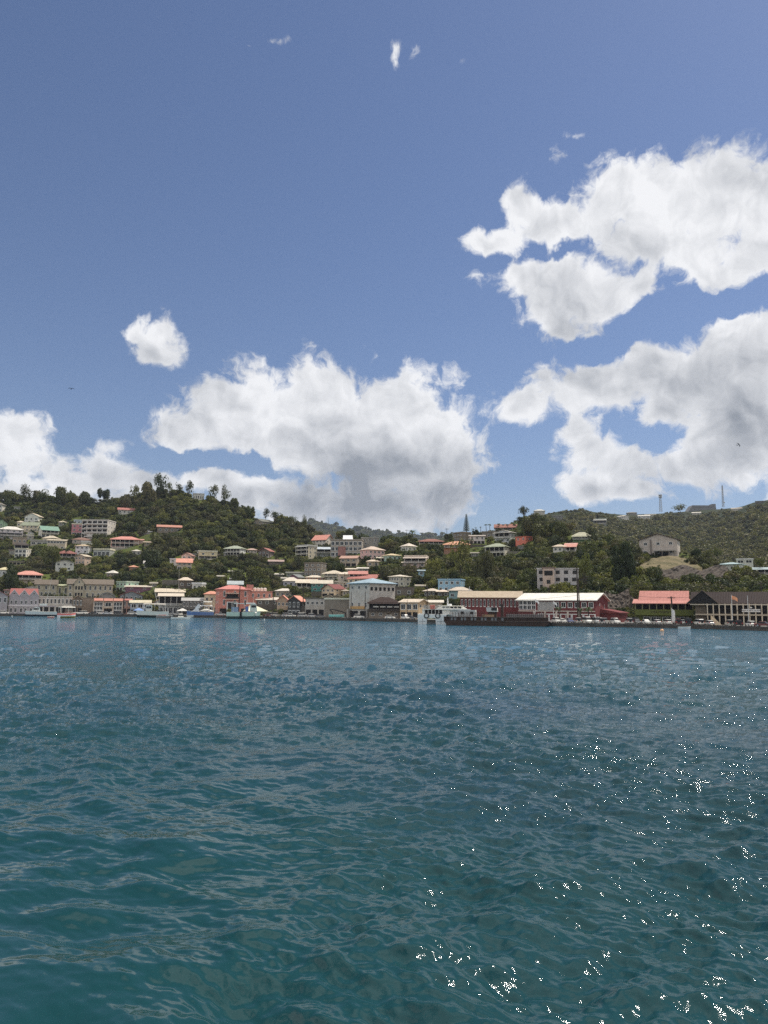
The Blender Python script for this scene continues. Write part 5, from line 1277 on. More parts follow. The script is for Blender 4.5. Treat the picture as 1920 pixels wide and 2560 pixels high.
for (u, vt, off, lab, r, arms, lean) in ((310,1478,8,'thick brown pole on the quay beside the pink shop house',.36,0,0),(597,1462,12,'tall leaning pole in front of the salmon building',.30,1,.03),
   (683,1476,8,'dark pole on the quay right of the cream tent',.26,0,0),(758,1462,10,'tall pole in front of the charcoal clapboard house',.24,1,0),(878,1479,12,'slim pole at the left corner of the blue roofed block',.16,0,0),
   (913,1479,12,'slim pole at the right of the yellow sign',.16,0,0),(925,1454,22,'pole with crossarm rising over the blue roofed block',.22,2,0),(1018,1500,6,'lamp post in front of the tan office',.12,0,0),
   (1068,1456,30,'pole with aerials behind the white ferry',.2,1,0),(1444,1420,10,'tall dark pole with ring before the white roofed warehouse',.27,2,0),(1449,1446,12,'second thinner pole beside the tall dark one',.2,1,-.02),
   (1682,1491,12,'leaning dark pole before the olive green building',.3,1,-.06),(1905,1455,70,'pole on the bank above the port office roof',.2,1,0)):
    pole(u, vt, q1(u, off), lab, r, QZ, arms, lean)
for (u, vt, vb, lab) in ((9,1304,1362,'long dark pole crossing the lilac white house'),(24,1350,1386,'short pole with lamps below the lilac white house'),(60,1385,1420,'left pole of the two below the white balcony house'),
   (78,1378,1420,'right pole of the two below the white balcony house'),(163,1280,1310,'bare pole on the slope left of the hotel'),(283,1338,1360,'pole in front of the coral house'),(1017,1324,1354,'thin pole left of the lone palm'),
   (1117,1321,1356,'tall pole above the orange roofed house'),(831,1324,1345,'thin pole left of the apartment block'),(893,1326,1350,'thin pole on top right of the apartment block'),(748,1380,1425,'slim pole on the centre slope'),(862,1432,1470,'dark pole before the red roofed veranda house')):
    p = at(u, vb, Dn(u, vb)-1.5); pole(u, vt, p.y, lab, .16, p.z, 1 if u > 900 else 0)
# flag poles
for (u, vt, off, lab, col, vf) in ((1829,1487,14,'white flagpole with orange flag before the port office',S((240,120,40)),1499),(1869,1489,14,'white flagpole without flag right of the port office sign',None,0),
   (1338,1497,6,'thin flagpole with white flag before the white roofed warehouse',S((230,230,230)),1500),(1383,1502,6,'second thin flagpole with small white flag',S((230,230,230)),1504),(1678,1520,9,'feather banner in white on the quay before the olive green building',S((220,222,226)),1527)):
    Y = q1(u, off); r = pole(u, vt, Y, lab, .09, QZ, 0, 0, 'white', 'flagpole', 'flagpole'); h = at(u, vt, Y).z-QZ
    if col:
        c = MB(); n = 6; fl = 1.9 if u > 1800 else 1.3; hh = 1.1 if u > 1800 else .8
        if 'feather' in lab: fl, hh = 1.1, 4.2
        for i in range(n):
            x0, x1 = fl*i/n, fl*(i+1)/n; y0, y1 = .25*math.sin(i*1.3), .25*math.sin((i+1)*1.3); d0_, d1_ = .9*(i/n)**1.5, .9*((i+1)/n)**1.5
            c.hexa([(x0,y0,h-.2-hh-d0_),(x1,y1,h-.2-hh*(1-.25*(i+1)/n)-d1_),(x1,y1+.03,h-.2-hh*(1-.25*(i+1)/n)-d1_),(x0,y0+.03,h-.2-hh-d0_)],[(x0,y0,h-.2-d0_),(x1,y1,h-.2-d1_),(x1,y1+.03,h-.2-d1_),(x0,y0+.03,h-.2-d0_)])
        c.build('flag', M['plain'], r, col)
# radio masts
def lattice(u, vt, vb, Y, wpx, label, kind):
    k = Y/F; p = at(u, vb, Y); r = empty('radio_mast', tuple(p), 0, label, 'radio mast'); Hh = (vb-vt)*k; b = MB(); w0, w1 = wpx*k/2, wpx*k*.22
    cn = [(-1,-1),(1,-1),(1,1),(-1,1)]; n = 9
    for i in range(n):
        t0, t1 = i/n, (i+1)/n; a0, a1 = w0+(w1-w0)*t0, w0+(w1-w0)*t1
        for j in range(4):
            x, y = cn[j]; x2, y2 = cn[(j+1) % 4]; rr = .22
            b.tube((x*a0,y*a0,Hh*t0), (x*a1,y*a1,Hh*t1), rr, rr, 4); b.tube((x*a0,y*a0,Hh*t0), (x2*a1,y2*a1,Hh*t1), rr*.6, rr*.6, 4); b.tube((x*a1,y*a1,Hh*t1), (x2*a1,y2*a1,Hh*t1), rr*.6, rr*.6, 4)
    b.build('lattice', M['plain'], r, S((150,150,152)))
    a = MB()
    if kind == 'cell':
        for zz in (Hh*.86, Hh*.97):
            for j in range(6): an = j*1.047; a.box(2.6*math.cos(an)-.35, 2.6*math.cos(an)+.35, 2.6*math.sin(an)-.35, 2.6*math.sin(an)+.35, zz-1.3, zz+1.3)
            a.tube((0,0,zz-.1), (0,0,zz+.1), 2.5, 2.5, 10)
    else:
        a.tube((0,0,Hh), (0,0,Hh+2*k), .25, .15, 5); a.tube((w0,0,Hh*.22), (w0+1.6,-.4,Hh*.22), 1.0, 1.0, 10)
    a.build('antenna', M['plain'], r, S((170,168,165)))
lattice(1652,1236,1280,interp(FD,1652)-6,6,'lattice mast with panel antennas on the far ridge','cell'); lattice(1808,1213,1268,interp(FD,1808)-6,4,'tall slender lattice mast on the far ridge right of the fort','thin')
for (u, vt, vb, lab) in ((788,1287,1306,'left thin aerial on the distant mountain'),(821,1294,1312,'right thin aerial on the distant mountain')):
    p = at(u, vb, 3150); pole(u, vt, 3150, lab, .9, p.z, 0, 0, 'grey', 'aerial', 'aerial')
# umbrella shaped tree by the fort
p = at(1701, 1282, 1330); put_tree(p, 16, 'airy', 'flat umbrella shaped tree silhouetted left of the fort', hs=9, name='tree')
# overhead wires
def wire(pts, label, r=.05):
    b = MB(); P = []
    for (a, c) in zip(pts[:-1], pts[1:]):
        for i in range(12): P.append(a.lerp(c, i/12)-Vector((0,0,(c-a).length*.012*4*(i/12)*(1-i/12))))
    P.append(pts[-1])
    for a, c in zip(P[:-1], P[1:]): b.tube(a, c, r, r, 4)
    tag(b.build('overhead_wire', M['cable'], None), label, 'wire', 'overhead wires on the harbour front')
wire([at(1444,1438,247), at(1700,1462,241), at(1940,1450,240)], 'upper wire from the tall dark pole across the dark bank')
wire([at(1444,1448,246), at(1682,1468,240), at(1940,1456,239)], 'lower wire from the tall dark pole across the dark bank')
wire([at(597,1478,q1(597,12)), at(758,1474,q1(758,10)), at(925,1468,q1(925,22))], 'long wire from the salmon building to the blue roofed block')
wire([at(597,1500,q1(597,12)), at(683,1480,q1(683,8)), at(758,1486,q1(758,10))], 'lower wire in front of the salmon building wing')
wire([at(1290,1500,247), at(1444,1488,247)], 'wire across the brilliant white sheet roof'); wire([at(1588,1490,240), at(1682,1494,240), at(1740,1492,241)], 'wire across the salmon red roof')
wire([at(310,1500,q1(310,8)), at(450,1494,q1(450,9)), at(597,1490,q1(597,12))], 'wire above the fishing boats from the thick brown pole')

# ------------------------------------------------------------------ cars
def make_car(kind):
    """driving towards -y; returns an Empty with body, windows, four wheels, lamps"""
    L, Wd, Hh = {'suv': (4.5,1.85,1.72), 'sedan': (4.5,1.75,1.42), 'van': (4.8,1.85,1.98), 'pickup': (5.2,1.85,1.75), 'hatch': (4.0,1.7,1.5)}[kind]
    root = empty('car', (0,0,0), 0, 'x', 'car'); root.name = 'parked_car'
    belt = {'suv': .98, 'sedan': .88, 'van': 1.05, 'pickup': 1.0, 'hatch': .92}[kind]; gc = .28
    hood = {'suv': .26, 'sedan': .27, 'van': .12, 'pickup': .26, 'hatch': .24}[kind]; tail = {'suv': .98, 'sedan': .80, 'van': .99, 'pickup': .62, 'hatch': .96}[kind]
    prof = [(0,.45),(.01,.72),(.05,belt-.14),(hood,belt-.02),(tail,belt),(.97,belt-.03),(1,.75),(1,.42)]
    rings = []
    for (t, z) in prof:
        y = -L/2+L*t; n = .90 if t in (0, 1) or t < .02 else 1; rings.append((y, z, n))
    b = MB()
    RR = []
    for y, z, n in rings: x = Wd/2*n; RR.append([(-x,y,gc),(-x*1.0,y,z*.75),(-x*.93,y,z),(x*.93,y,z),(x,y,z*.75),(x,y,gc)])
    b.loft(RR); 
    # roof above the glass
    y0, y1 = -L/2+L*(hood+.13), -L/2+L*(tail-.06 if kind != 'pickup' else .58); x = Wd/2*.74
    b.hexa([(-x,y0,Hh-.09),(x,y0,Hh-.09),(x,y1,Hh-.09),(-x,y1,Hh-.09)],[(-x*.9,y0+.1,Hh),(x*.9,y0+.1,Hh),(x*.9,y1-.1,Hh),(-x*.9,y1-.1,Hh)])
    b.build('body', M['paint'], root, (.6,.6,.6))
    g = MB(); ya, yb = -L/2+L*hood, -L/2+L*(tail if kind != 'pickup' else .62); xb = Wd/2*.90
    g.hexa([(-xb,ya,belt-.03),(xb,ya,belt-.03),(xb,yb,belt-.03),(-xb,yb,belt-.03)],[(-x,y0,Hh-.10),(x,y0,Hh-.10),(x,y1,Hh-.10),(-x,y1,Hh-.10)]); g.build('windows', M['glass'], root)
    if kind == 'pickup':
        g = MB(); g.box(-Wd/2*.8, Wd/2*.8, -L/2+L*.65, L/2-.15, belt-.0, belt+.03); g.build('load_bed', M['dark'], root)
    for sx in (-1, 1):
        for yy in (-L/2+.85, L/2-.9):
            wm = MB(); wm.tube((sx*(Wd/2-.22),yy,.34), (sx*(Wd/2+.01),yy,.34), .34, .34, 14); o = wm.build('wheel', M['rubber'], root)
            rm = MB(); rm.tube((sx*(Wd/2+.0),yy,.34), (sx*(Wd/2+.03),yy,.34), .2, .17, 10); rm.build('rim', M['chrome'], o)
        hl = MB(); hl.box(sx*Wd*.36-.17, sx*Wd*.36+.17, -L/2-.03, -L/2+.12, .62, .78); hl.build('headlight', M['lamp'], root)
        tl = MB(); tl.box(sx*Wd*.40-.12, sx*Wd*.40+.12, L/2-.08, L/2+.03, .70, .95); tl.build('tail_light', M['red'], root)
    if kind == 'suv':
        s = MB(); s.tube((0,L/2-.02,.95), (0,L/2+.2,.95), .36, .34, 14); s.build('spare_wheel', M['rubber'], root)
    p = MB(); p.box(-.25,.25,-L/2-.045,-L/2-.0,.42,.54); p.build('number_plate', M['plain'], root, (.7,.7,.65)); return root
PROTO = {}
CW, CS, CG, CK, CB_, CR_ = (.78,.78,.76), (.45,.46,.48), (.12,.12,.13), (.012,.012,.014), (.03,.06,.28), (.14,.015,.012)
def car(kind, u, off, yaw, col, label, group, z=QZ, Y=None):
    """yaw 0 looks at the water, 180 away from it"""
    Y = Y or q1(u, off); x = at(u, 1550, Y).x
    if kind not in PROTO: PROTO[kind] = make_car(kind); r = PROTO[kind]; r.location = (x, Y, z); r.rotation_euler = (0, 0, math.radians(yaw)-azel(u, 1540)[0]); r['label'] = label; r['group'] = group; [c for c in r.children if c.name.startswith('body')][0].color = (*col, 1)
    else: r = clone(PROTO[kind], (x, Y, z), math.radians(yaw)-azel(u, 1540)[0], label, group, col)
    return r
G1, G2, G3 = 'cars parked along the right quay', 'cars parked along the left and centre quay', 'cars parked up on the hill roads'
RC_ = [('suv',1391,5,18,CW,'white car at the left end of the right quay row'),('sedan',1407,5,16,CW,'second white car, beside the blue one'),('hatch',1425,5,14,CB_,'dark blue car between white cars on the right quay'),
 ('suv',1445,5,188,S((190,190,188)),'white off-roader with black spare wheel beside the blue car'),('van',1467,5,22,CW,'white minivan before the palm pair at the red warehouse'),('van',1490,5,20,CS,'silver minivan right of the white minivan'),
 ('suv',1511,5,160,CS,'silver wagon seen from behind before the red lean-to'),('suv',1538,5,22,CW,'bright white car in front of the grey cliff'),('pickup',1500,14,90,CW,'white truck behind the silver minivan'),
 ('suv',1572,5,192,S((190,190,190)),'silver car left of the black minibus'),('van',1585,12,75,CK,'black minibus behind the row at the olive building corner'),('hatch',1592,6,14,CG,'dark grey car left of the white sedan'),('sedan',1615,5,20,CW,'white sedan with wide windscreen before the olive building'),
 ('sedan',1641,5,200,CS,'silver grey sedan seen from behind before the olive building'),('hatch',1668,5,198,CW,'white hatchback at the foot of the feather banner'),('hatch',1676,13,200,CG,'dark car behind the white hatchback'),
 ('suv',1695,6,185,CR_,'dark maroon car right of the feather banner'),('sedan',1706,13,12,CW,'white car behind the maroon and black ones'),('van',1721,5,184,CK,'large black van in the right quay row'),('suv',1746,5,205,CW,'large white wagon at the stair of the port office'),
 ('sedan',1773,5,200,CS,'silver sedan right of the large white wagon'),('suv',1823,4,190,S((180,178,172)),'beige silver off-roader with spare wheel before the flagpole'),('suv',1845,4,188,(.05,.02,.018),'dark brown car under the port office sign'),
 ('hatch',1875,4,200,CW,'white hatchback under the right end of the port office sign'),('sedan',1909,4,75,CR_,'red car at the right edge of the quay')]
for k, u, o_, y, c, l in RC_: car(k, u, o_, y, c, l, G1)
LC_ = [('suv',8,6,88,CW,'white wagon on the quay at the left edge'),('pickup',200,8,80,CW,'white pickup behind the small white boat'),('suv',213,10,100,CW,'white wagon beside the white pickup'),('sedan',233,7,85,CK,'black car left under the orange canopies'),
 ('suv',252,10,60,CW,'white car behind the pale blue one'),('sedan',266,6,80,S((190,200,215)),'pale blue white sedan before the orange canopies'),('sedan',280,11,95,CW,'white sedan right behind the pale blue one'),('suv',295,6,84,CK,'black wagon beside the thick brown pole'),
 ('suv',330,6,70,CW,'white car beside the blue harbour shed'),('pickup',550,5,80,CS,'silver pickup before the salmon building'),('sedan',671,5,95,CR_,'dark red car right of the cream tent'),('van',677,11,80,CW,'white van behind the dark red car'),
 ('suv',693,9,90,(.55,.53,.48),'cream minivan beside the yellow green tree'),('sedan',727,4,60,CW,'white sedan before the beige arched house'),('suv',717,6,80,CS,'silver wagon behind the white sedan'),('van',742,10,85,CK,'black pickup with covered bed before the charcoal house'),
 ('van',756,7,88,CW,'white minibus before the charcoal house'),('suv',757,4,92,CS,'silver car in front of the white minibus'),('suv',781,5,88,CS,'silver wagon before the weathered white block'),('sedan',800,6,86,CG,'grey sedan before the corrugated shed'),
 ('suv',897,7,95,CW,'white wagon under the yellow sign'),('hatch',975,6,70,CW,'white hatchback before the brown tavern'),('suv',1014,6,30,CW,'white car at the tan office corner'),('sedan',1026,7,60,CG,'dark car between the tan office and the ferry')]
for k, u, o_, y, c, l in LC_: car(k, u, o_, y, c, l, G2)
for k, u, v, y, c, l in (('suv',364,1331,85,CW,'white car on the hill road left of the stone house'),('suv',489,1383,80,CW,'white car on the road left of the cream and grey house'),('sedan',552,1384,85,CS,'silver car right of the cream and grey house'),
   ('sedan',1477,1478,70,CW,'white car on the terrace above the red gable'),('sedan',1495,1478,70,CG,'dark car on the terrace above the red gable'),('suv',1436,1478,80,CW,'white car half behind the poles on the terrace'),('hatch',1348,1478,85,CW,'white car left of the stair tower'),
   ('sedan',95,1412,80,CW,'pale car on the bushy road below the two poles'),('suv',63,1335,85,CW,'white car between the lilac white and beige houses')):
    Y = Dn(u, v)-3; car(k, u, 0, y, c, l, G3, z=at(u, v, Y).z-.05, Y=Y)
    rd = MB(); a, b_ = at(u-14, v+.5, Y), at(u+14, v+.5, Y); rd.box(a.x, b_.x, Y-3, Y+3, a.z-2.5, a.z-.15); o = rd.build('road', M['asphalt']); o['kind'] = 'structure'

# ------------------------------------------------------------------ boats
def hull_rings(L, B, Hf, rise=.35, sq=.92, n=9):
    rings = []
    for i in range(n+1):
        t = i/n; x = -L/2+L*t; w_ = B/2*(sq+(1-sq)*min(1, t*4))*(1-max(0, (t-.55)/.45)**2.2*.97); z = Hf*(1+rise*max(0, t-.35)**1.5); rk = .06*L*max(0, t-.8)/.2
        rings.append([(x-rk*.9,0,-.35),(x-rk*.6,-w_*.62,-.2),(x-rk*.3,-w_*.9,z*.4),(x,-w_,z),(x,w_,z),(x-rk*.3,w_*.9,z*.4),(x-rk*.6,w_*.62,-.2)])
    return rings
def boat(name, u0, u1, wl, Hf, color, label, cat='boat', flip=False, yaw=0, B=None, stripe=None, group=None, dy=0):
    uc = (u0+u1)/2; p = on_plane(uc, wl, 0); p.y += dy; L = (u1-u0)*proj(p)[2]/F*math.cos(azel(uc, wl)[0])/max(.35, math.cos(math.radians(yaw)))
    r = empty(name, tuple(p), -azel(uc, wl)[0]+math.radians(yaw)+(math.pi if flip else 0), label, cat, group)
    B = B or L*.28; h = MB(); h.loft(hull_rings(L, B, Hf)); h.build('hull', M['hull'], r, color)
    if stripe:
        s = MB(); rr = hull_rings(L*1.004, B*1.02, Hf*.38); s.loft(rr); s.build('waterline_stripe', M['hull'], r, stripe)
    g = MB(); RR = hull_rings(L, B, Hf)
    for a, c in zip(RR[:-1], RR[1:]):
        for q in (3, 4): g.tube(Vector(a[q])+Vector((0,0,.03)), Vector(c[q])+Vector((0,0,.03)), .06, .06, 5)
    g.build('rub_rail', M['plain'], r, (.6,.6,.58)); r['_L'] = L; r['_B'] = B; r.scale = (1, 1, 1.45 if L > 8 and name not in ('skiff','rowing_boat','grey_launch') else 1.15); return r
def bx(parent, name, x0, x1, y, z0, z1, col, rake=0, mat='plain'):
    b = MB(); b.hexa([(x0,-y,z0),(x1,-y,z0),(x1,y,z0),(x0,y,z0)],[(x0+abs(rake)*.3,-y*.92,z1),(x1-rake,-y*.92,z1),(x1-rake,y*.92,z1),(x0+abs(rake)*.3,y*.92,z1)]); return b.build(name, M[mat], parent, col)
def canopy(parent, x0, x1, y, z0, z1, col):
    b = MB(); b.hexa([(x0,-y,z1),(x1,-y,z1),(x1,y,z1),(x0,y,z1)],[(x0+.1,-y*.8,z1+.22),(x1-.1,-y*.8,z1+.22),(x1-.1,y*.8,z1+.22),(x0+.1,y*.8,z1+.22)]); b.build('canopy', M['plain'], parent, col)
    n = max(2, int((x1-x0)/1.8))
    for k in range(n):
        for s in (-1, 1): x = x0+.1+(x1-x0-.2)*k/(n-1); pb = MB(); pb.tube((x,s*y*.93,z0), (x,s*y*.93,z1), .05, .05, 5); pb.build('canopy_post', M['plain'], parent, (.65,.65,.65))
def mast(parent, x, z0, h, lean=0, r=.07):
    b = MB(); b.tube((x,0,z0), (x+lean,0,z0+h), r, r*.5, 6); b.build('mast', M['plain'], parent, (.5,.48,.45))
def strip(parent, x0, x1, y, z0, z1):
    for s in (-1, 1): b = MB(); b.box(x0, x1, s*y-.03 if s < 0 else s*y-.0, s*y+.0 if s < 0 else s*y+.03, z0, z1); b.build('window', M['glass'], parent)
def engine(parent, L, n=2):
    for k in range(n):
        b = MB(); y = (k-(n-1)/2)*.6; b.hexa([(-L/2-.55,y-.2,.75),(-L/2-.0,y-.2,.75),(-L/2-.0,y+.2,.75),(-L/2-.55,y+.2,.75)],[(-L/2-.45,y-.16,1.35),(-L/2-.1,y-.16,1.35),(-L/2-.1,y+.16,1.35),(-L/2-.45,y+.16,1.35)]); b.tube((-L/2-.3,y,-.3),(-L/2-.3,y,.75),.09,.12,6); b.build('outboard_engine', M['plain'], parent, (.03,.03,.035))
WH = (.68,.68,.66)
r = boat('motor_yacht', 62, 142, 1541, 1.5, (.52,.55,.57), 'white and pale grey motor yacht with dark awning at the lilac warehouse', 'boat', flip=True, stripe=(.02,.02,.03)); L = r['_L']; B = r['_B']
bx(r,'cabin',L*.02,L*.32,B*.36,1.5,3.1,WH,1.6); strip(r,L*.08,L*.24,B*.355,2.2,2.7); canopy(r,-L*.46,L*.12,B*.42,1.5,3.3,(.05,.05,.10)); bx(r,'flybridge',-L*.18,L*.08,B*.3,3.5,4.2,WH,.5); mast(r,-L*.12,3.5,9.5,-2.2,.12)
r = boat('excursion_boat', 147, 189, 1545, 1.7, S((200,60,46)), 'red, white and olive excursion boat with white canopy', 'boat', yaw=25, stripe=S((120,116,20)), B=3.6); L = r['_L']; B = r['_B']
bb = MB(); rr = hull_rings(L*1.006, B*1.03, 1.05); bb.loft(rr); bb.build('white_band', M['hull'], r, (.7,.7,.68)); canopy(r,-L*.46,L*.36,B*.46,1.7,3.9,WH); bx(r,'cabin',-L*.1,L*.25,B*.32,1.7,3.5,S((120,112,100))); bx(r,'roof_rack',-L*.3,L*.2,B*.3,4.15,4.9,(.35,.32,.3)); mast(r,-L*.3,4,6)
r = boat('launch', 192, 216, 1540, .6, WH, 'small low white launch beside the excursion boat', yaw=8); bx(r,'seat',-1,.6,.5,.5,.9,WH)
r = boat('rubber_dinghy', 118, 136, 1544, .35, S((205,90,70)), 'tiny orange and white dinghy in front of the motor yacht'); bx(r,'seat',-.5,.4,.3,.3,.5,WH)
r = boat('fishing_boat', 341, 421, 1544, 1.9, (.6,.6,.57), 'white fishing boat with long posts and canopy and dark bottom', flip=True, stripe=S((30,36,30))); L = r['_L']; B = r['_B']
canopy(r,-L*.40,L*.30,B*.42,1.9,4.3,S((205,200,192))); bx(r,'cabin',L*.02,L*.22,B*.34,1.9,4.0,S((196,200,198))); strip(r,L*.05,L*.2,B*.335,3.0,3.6); mast(r,-L*.15,4.3,6,2.5,.09); bx(r,'crate',-L*.32,-L*.1,B*.2,1.9,2.5,(.05,.05,.05))
text_on('CARIB', .9, L*.36, B*.33, 1.15, r, M['wood']) if False else None
r = boat('charter_boat', 398, 452, 1541, 1.4, S((190,190,188)), 'white charter boat with broad bright canopy behind the grey dinghy', flip=False, dy=4); L = r['_L']; B = r['_B']
canopy(r,-L*.48,L*.40,B*.5,1.4,4.3,(.8,.8,.78)); bx(r,'cabin',-L*.1,L*.3,B*.36,1.4,3.2,S((180,182,184)),.6); strip(r,L*.0,L*.22,B*.36,2.3,2.9); mast(r,L*.25,4.4,14,0,.09); mast(r,-L*.3,4.4,7,0,.07)
r = boat('grey_launch', 389, 432, 1545.5, 1.0, S((128,122,120)), 'low grey launch with red gunwale', flip=True); L = r['_L']; r.name = 'launch'; bx(r,'red_cover',-L*.1,L*.35,.7,1.0,1.3,S((190,70,60))); engine(r, L, 1)
r = boat('speedboat', 427, 476, 1549, .75, S((205,208,208)), 'slim white speedboat moored nearest the water in the left group'); L = r['_L']; bx(r,'cabin',-L*.15,L*.2,.6,.7,1.25,WH,.6); engine(r, L, 2)
r = boat('pink_boat', 432, 462, 1543, .9, S((216,170,160)), 'pale pink and white boat behind the slim speedboat', flip=True, dy=3); r.name = 'small_boat'; L = r['_L']; bx(r,'cabin',-L*.2,L*.15,.6,.9,1.7,WH,.3)
r = boat('sport_boat', 466, 534, 1544, 1.9, S((40,92,160)), 'blue hulled boat with white cabin and open white frame', flip=True, stripe=(.6,.6,.6)); L = r['_L']; B = r['_B']
bx(r,'cabin',L*.02,L*.34,B*.36,1.8,3.2,(.8,.8,.78),2.2); canopy(r,-L*.44,L*.02,B*.44,1.8,3.9,(.75,.75,.73)); bx(r,'tarpaulin',L*.0,L*.2,B*.3,3.2,4.6,(.8,.8,.78),1.6); canopy(r,-L*.42,-L*.1,B*.4,4.1,5.2,(.7,.7,.7))
r = boat('fishing_vessel', 566, 651, 1547, 2.0, S((170,196,184)), 'pale green fishing vessel with blue boxes and black fender', flip=False, stripe=S((60,80,80))); L = r['_L']; B = r['_B']
bx(r,'wheelhouse',L*.18,L*.40,B*.34,2.3,4.6,S((196,206,200)),.5); strip(r,L*.22,L*.36,B*.33,3.5,4.2); canopy(r,-L*.30,L*.02,B*.42,2.0,4.6,S((110,130,140))); bx(r,'stern_cabin',-L*.36,-L*.16,B*.33,2.0,3.6,S((110,140,175))); bx(r,'blue_tank',L*.05,L*.14,B*.3,2.0,3.8,S((40,90,170)))
bx(r,'top_deck',L*.06,L*.34,B*.36,4.6,5.0,WH); mast(r,L*.1,5,3.5); mast(r,L*.28,5,2.5)
fb = MB(); fb.tube((-L*.08,-B*.52,.3),(-L*.08,-B*.52,2.2),.45,.45,10); fb.build('fender', M['rubber'], r); fb = MB(); fb.tube((L*.36,-B*.36,1.2),(L*.36,-B*.46,2.0),.4,.4,10); fb.build('float', M['plain'], r, WH)
for (u0,u1,wl,c,lab,fl,cn,eng,yw) in ((797,826,1547,S((120,150,140)),'grey green skiff with white outboards near the turquoise boat',False,True,2,15),(822,862,1547,S((150,160,150)),'long pale skiff under the turquoise boat',False,False,0,-8),
   (880,914,1548,S((180,110,90)),'brick red skiff below the white wagon',False,False,1,6),(914,964,1550,S((120,150,150)),'grey teal skiff with dark canopy and twin engines',False,True,2,0),(964,1019,1552,S((190,190,180)),'cream skiff with dark canopy next to the ferry',False,True,2,5)):
    r = boat('skiff', u0, u1, wl, .8, c, lab, 'boat', fl, yw, group='skiffs at the centre quay'); L = r['_L']
    bx(r,'bench',-L*.25,-L*.15,.6,.6,.85,(.2,.15,.1)); bx(r,'thwart',L*.0,L*.08,.6,.6,.85,(.2,.15,.1))
    if cn: canopy(r,-L*.35,L*.12,.9,.8,2.4,(.06,.07,.08) if u0 > 900 else WH)
    if eng: engine(r, L, eng)
p = Vector((at(842,1530,q1(842,5)).x, q1(842,5), QZ+.5)); r = boat('speedboat', 830, 858, 1541, .9, S((110,200,200)), 'turquoise speedboat standing on the quay on a trailer'); r.location = p; r.scale = (.95,.95,.95)
tb = MB(); tb.box(-2.2,2.2,-.6,.6,-.45,-.3); tb.tube((-.8,-.8,-.25),(-.8,.8,-.25),.28,.28,10); tb.build('trailer', M['grey'], r); bx(r,'windscreen',-.2,.5,.5,.9,1.3,(.05,.08,.09),.3)
r = boat('rowing_boat', 1695, 1727, 1573, .5, (.75,.75,.74), 'slim white rowing boat lying by the right quay', B=1.3); bx(r,'thwart',-.2,.1,.5,.35,.5,(.4,.35,.3))
# catamaran ferry, seen from astern
p = on_plane(1080, 1561, 0); D = proj(p)[2]; m = D/F
r = empty('catamaran_ferry', tuple(p), -azel(1080, 1561)[0], 'white two deck catamaran ferry with lifebuoys on its stern', 'ferry')
FW = (.72,.72,.70); w = 72*m; h1 = 25*m
for sx in (-1, 1):
    b = MB(); x0, x1 = (-w/2, -w*.17) if sx < 0 else (w*.12, w/2)
    b.hexa([(x0+.2,0,-.4),(x1-.2,0,-.4),(x1-.6,20,-.4),(x0+.6,20,-.4)],[(x0,0,h1*.62),(x1,0,h1*.62),(x1,21,h1*.62),(x0,21,h1*.62)]); b.build('hull', M['hull'], r, (.64,.64,.64))
    v_ = MB(); v_.box(x0+.5, x1-.5, -.05, .01, h1*.28, h1*.31); v_.box((x0+x1)/2-.04, (x0+x1)/2+.04, -.05, .01, .1, h1*.58); v_.build('hull_seam', M['grey'], r)
b = MB(); b.box(-w/2,w/2,.02,21,h1*.62,h1*.98); b.build('bridge_deck', M['hull'], r, (.62,.62,.63))
b = MB(); b.box(-w/2+.2,w/2+14*m,.5,19,h1*.98,h1*1.02); b.build('main_deck', M['plain'], r, FW)
b = MB(); b.box(-w*.26,w*.36,2.2,17,h1*1.02,h1*1.02+11*m); b.build('saloon', M['dark'], r)
for k in range(6): x = -w*.26+k*w*.62/5; b = MB(); b.box(x-.08,x+.08,1.9,2.1,h1*1.02,h1*1.02+11*m); b.build('deck_post', M['plain'], r, FW)
for x0, x1 in ((-w*.34,-w*.27),(w*.36,w*.62)): b = MB(); b.box(x0,x1,1.9,17,h1*1.02,h1*1.02+11*m); b.build('side_wall', M['plain'], r, FW)
z = h1*1.02+11*m; b = MB(); b.hexa([(-w*.34,1.2,z),(w*.95,1.2,z),(w*.95,18,z),(-w*.34,18,z)],[(-w*.30,1.3,z+8.5*m),(w*.40,1.3,z+8.5*m),(w*.40,18,z+8.5*m),(-w*.30,18,z+8.5*m)]) if False else b.box(-w*.34,w*1.34,1.2,18,z,z+.25); b.build('upper_deck', M['plain'], r, FW)
rb = MB()
for zz in (.35,.7,1.05): rb.box(-w*.34,w*.60,1.2,1.26,z+.2+zz,z+.26+zz)
for k in range(26): x = -w*.34+k*w*.94/25; rb.box(x-.03,x+.03,1.2,1.26,z+.25,z+1.3)
rb.build('railing', M['plain'], r, FW)
for j in range(4):
    b = MB(); b.tube((-w*.06,.9,z+.35+j*.34),(w*.10,.9,z+.35+j*.34),.16,.16,8); b.build('life_raft', M['plain'], r, S((200,90,70)))
b = MB(); b.hexa([(w*.16,4,z+.25),(w*1.25,4,z+.25),(w*1.25,14,z+.25),(w*.16,14,z+.25)],[(w*.30,4.3,z+10*m),(w*1.08,4.3,z+10*m),(w*1.08,13,z+10*m),(w*.30,13,z+10*m)]); b.build('wheelhouse', M['plain'], r, FW)
for k in range(5): b = MB(); x = w*.36+k*w*.14; b.box(x,x+w*.11,4.05,4.12,z+4.0*m,z+8*m); b.build('window', M['glass'], r)
b = MB(); b.box(w*.22,w*1.14,3.5,14,z+10*m,z+10.8*m); b.build('wheelhouse_roof', M['plain'], r, FW)
b = MB(); b.box(w*.55,w*1.32,2,16,h1*.5,z); b.build('forward_cabin', M['plain'], r, S((200,202,204)))
b = MB(); b.tube((w*.56,6,z+10*m),(w*.56,6,z+32*m),.22,.1,6)
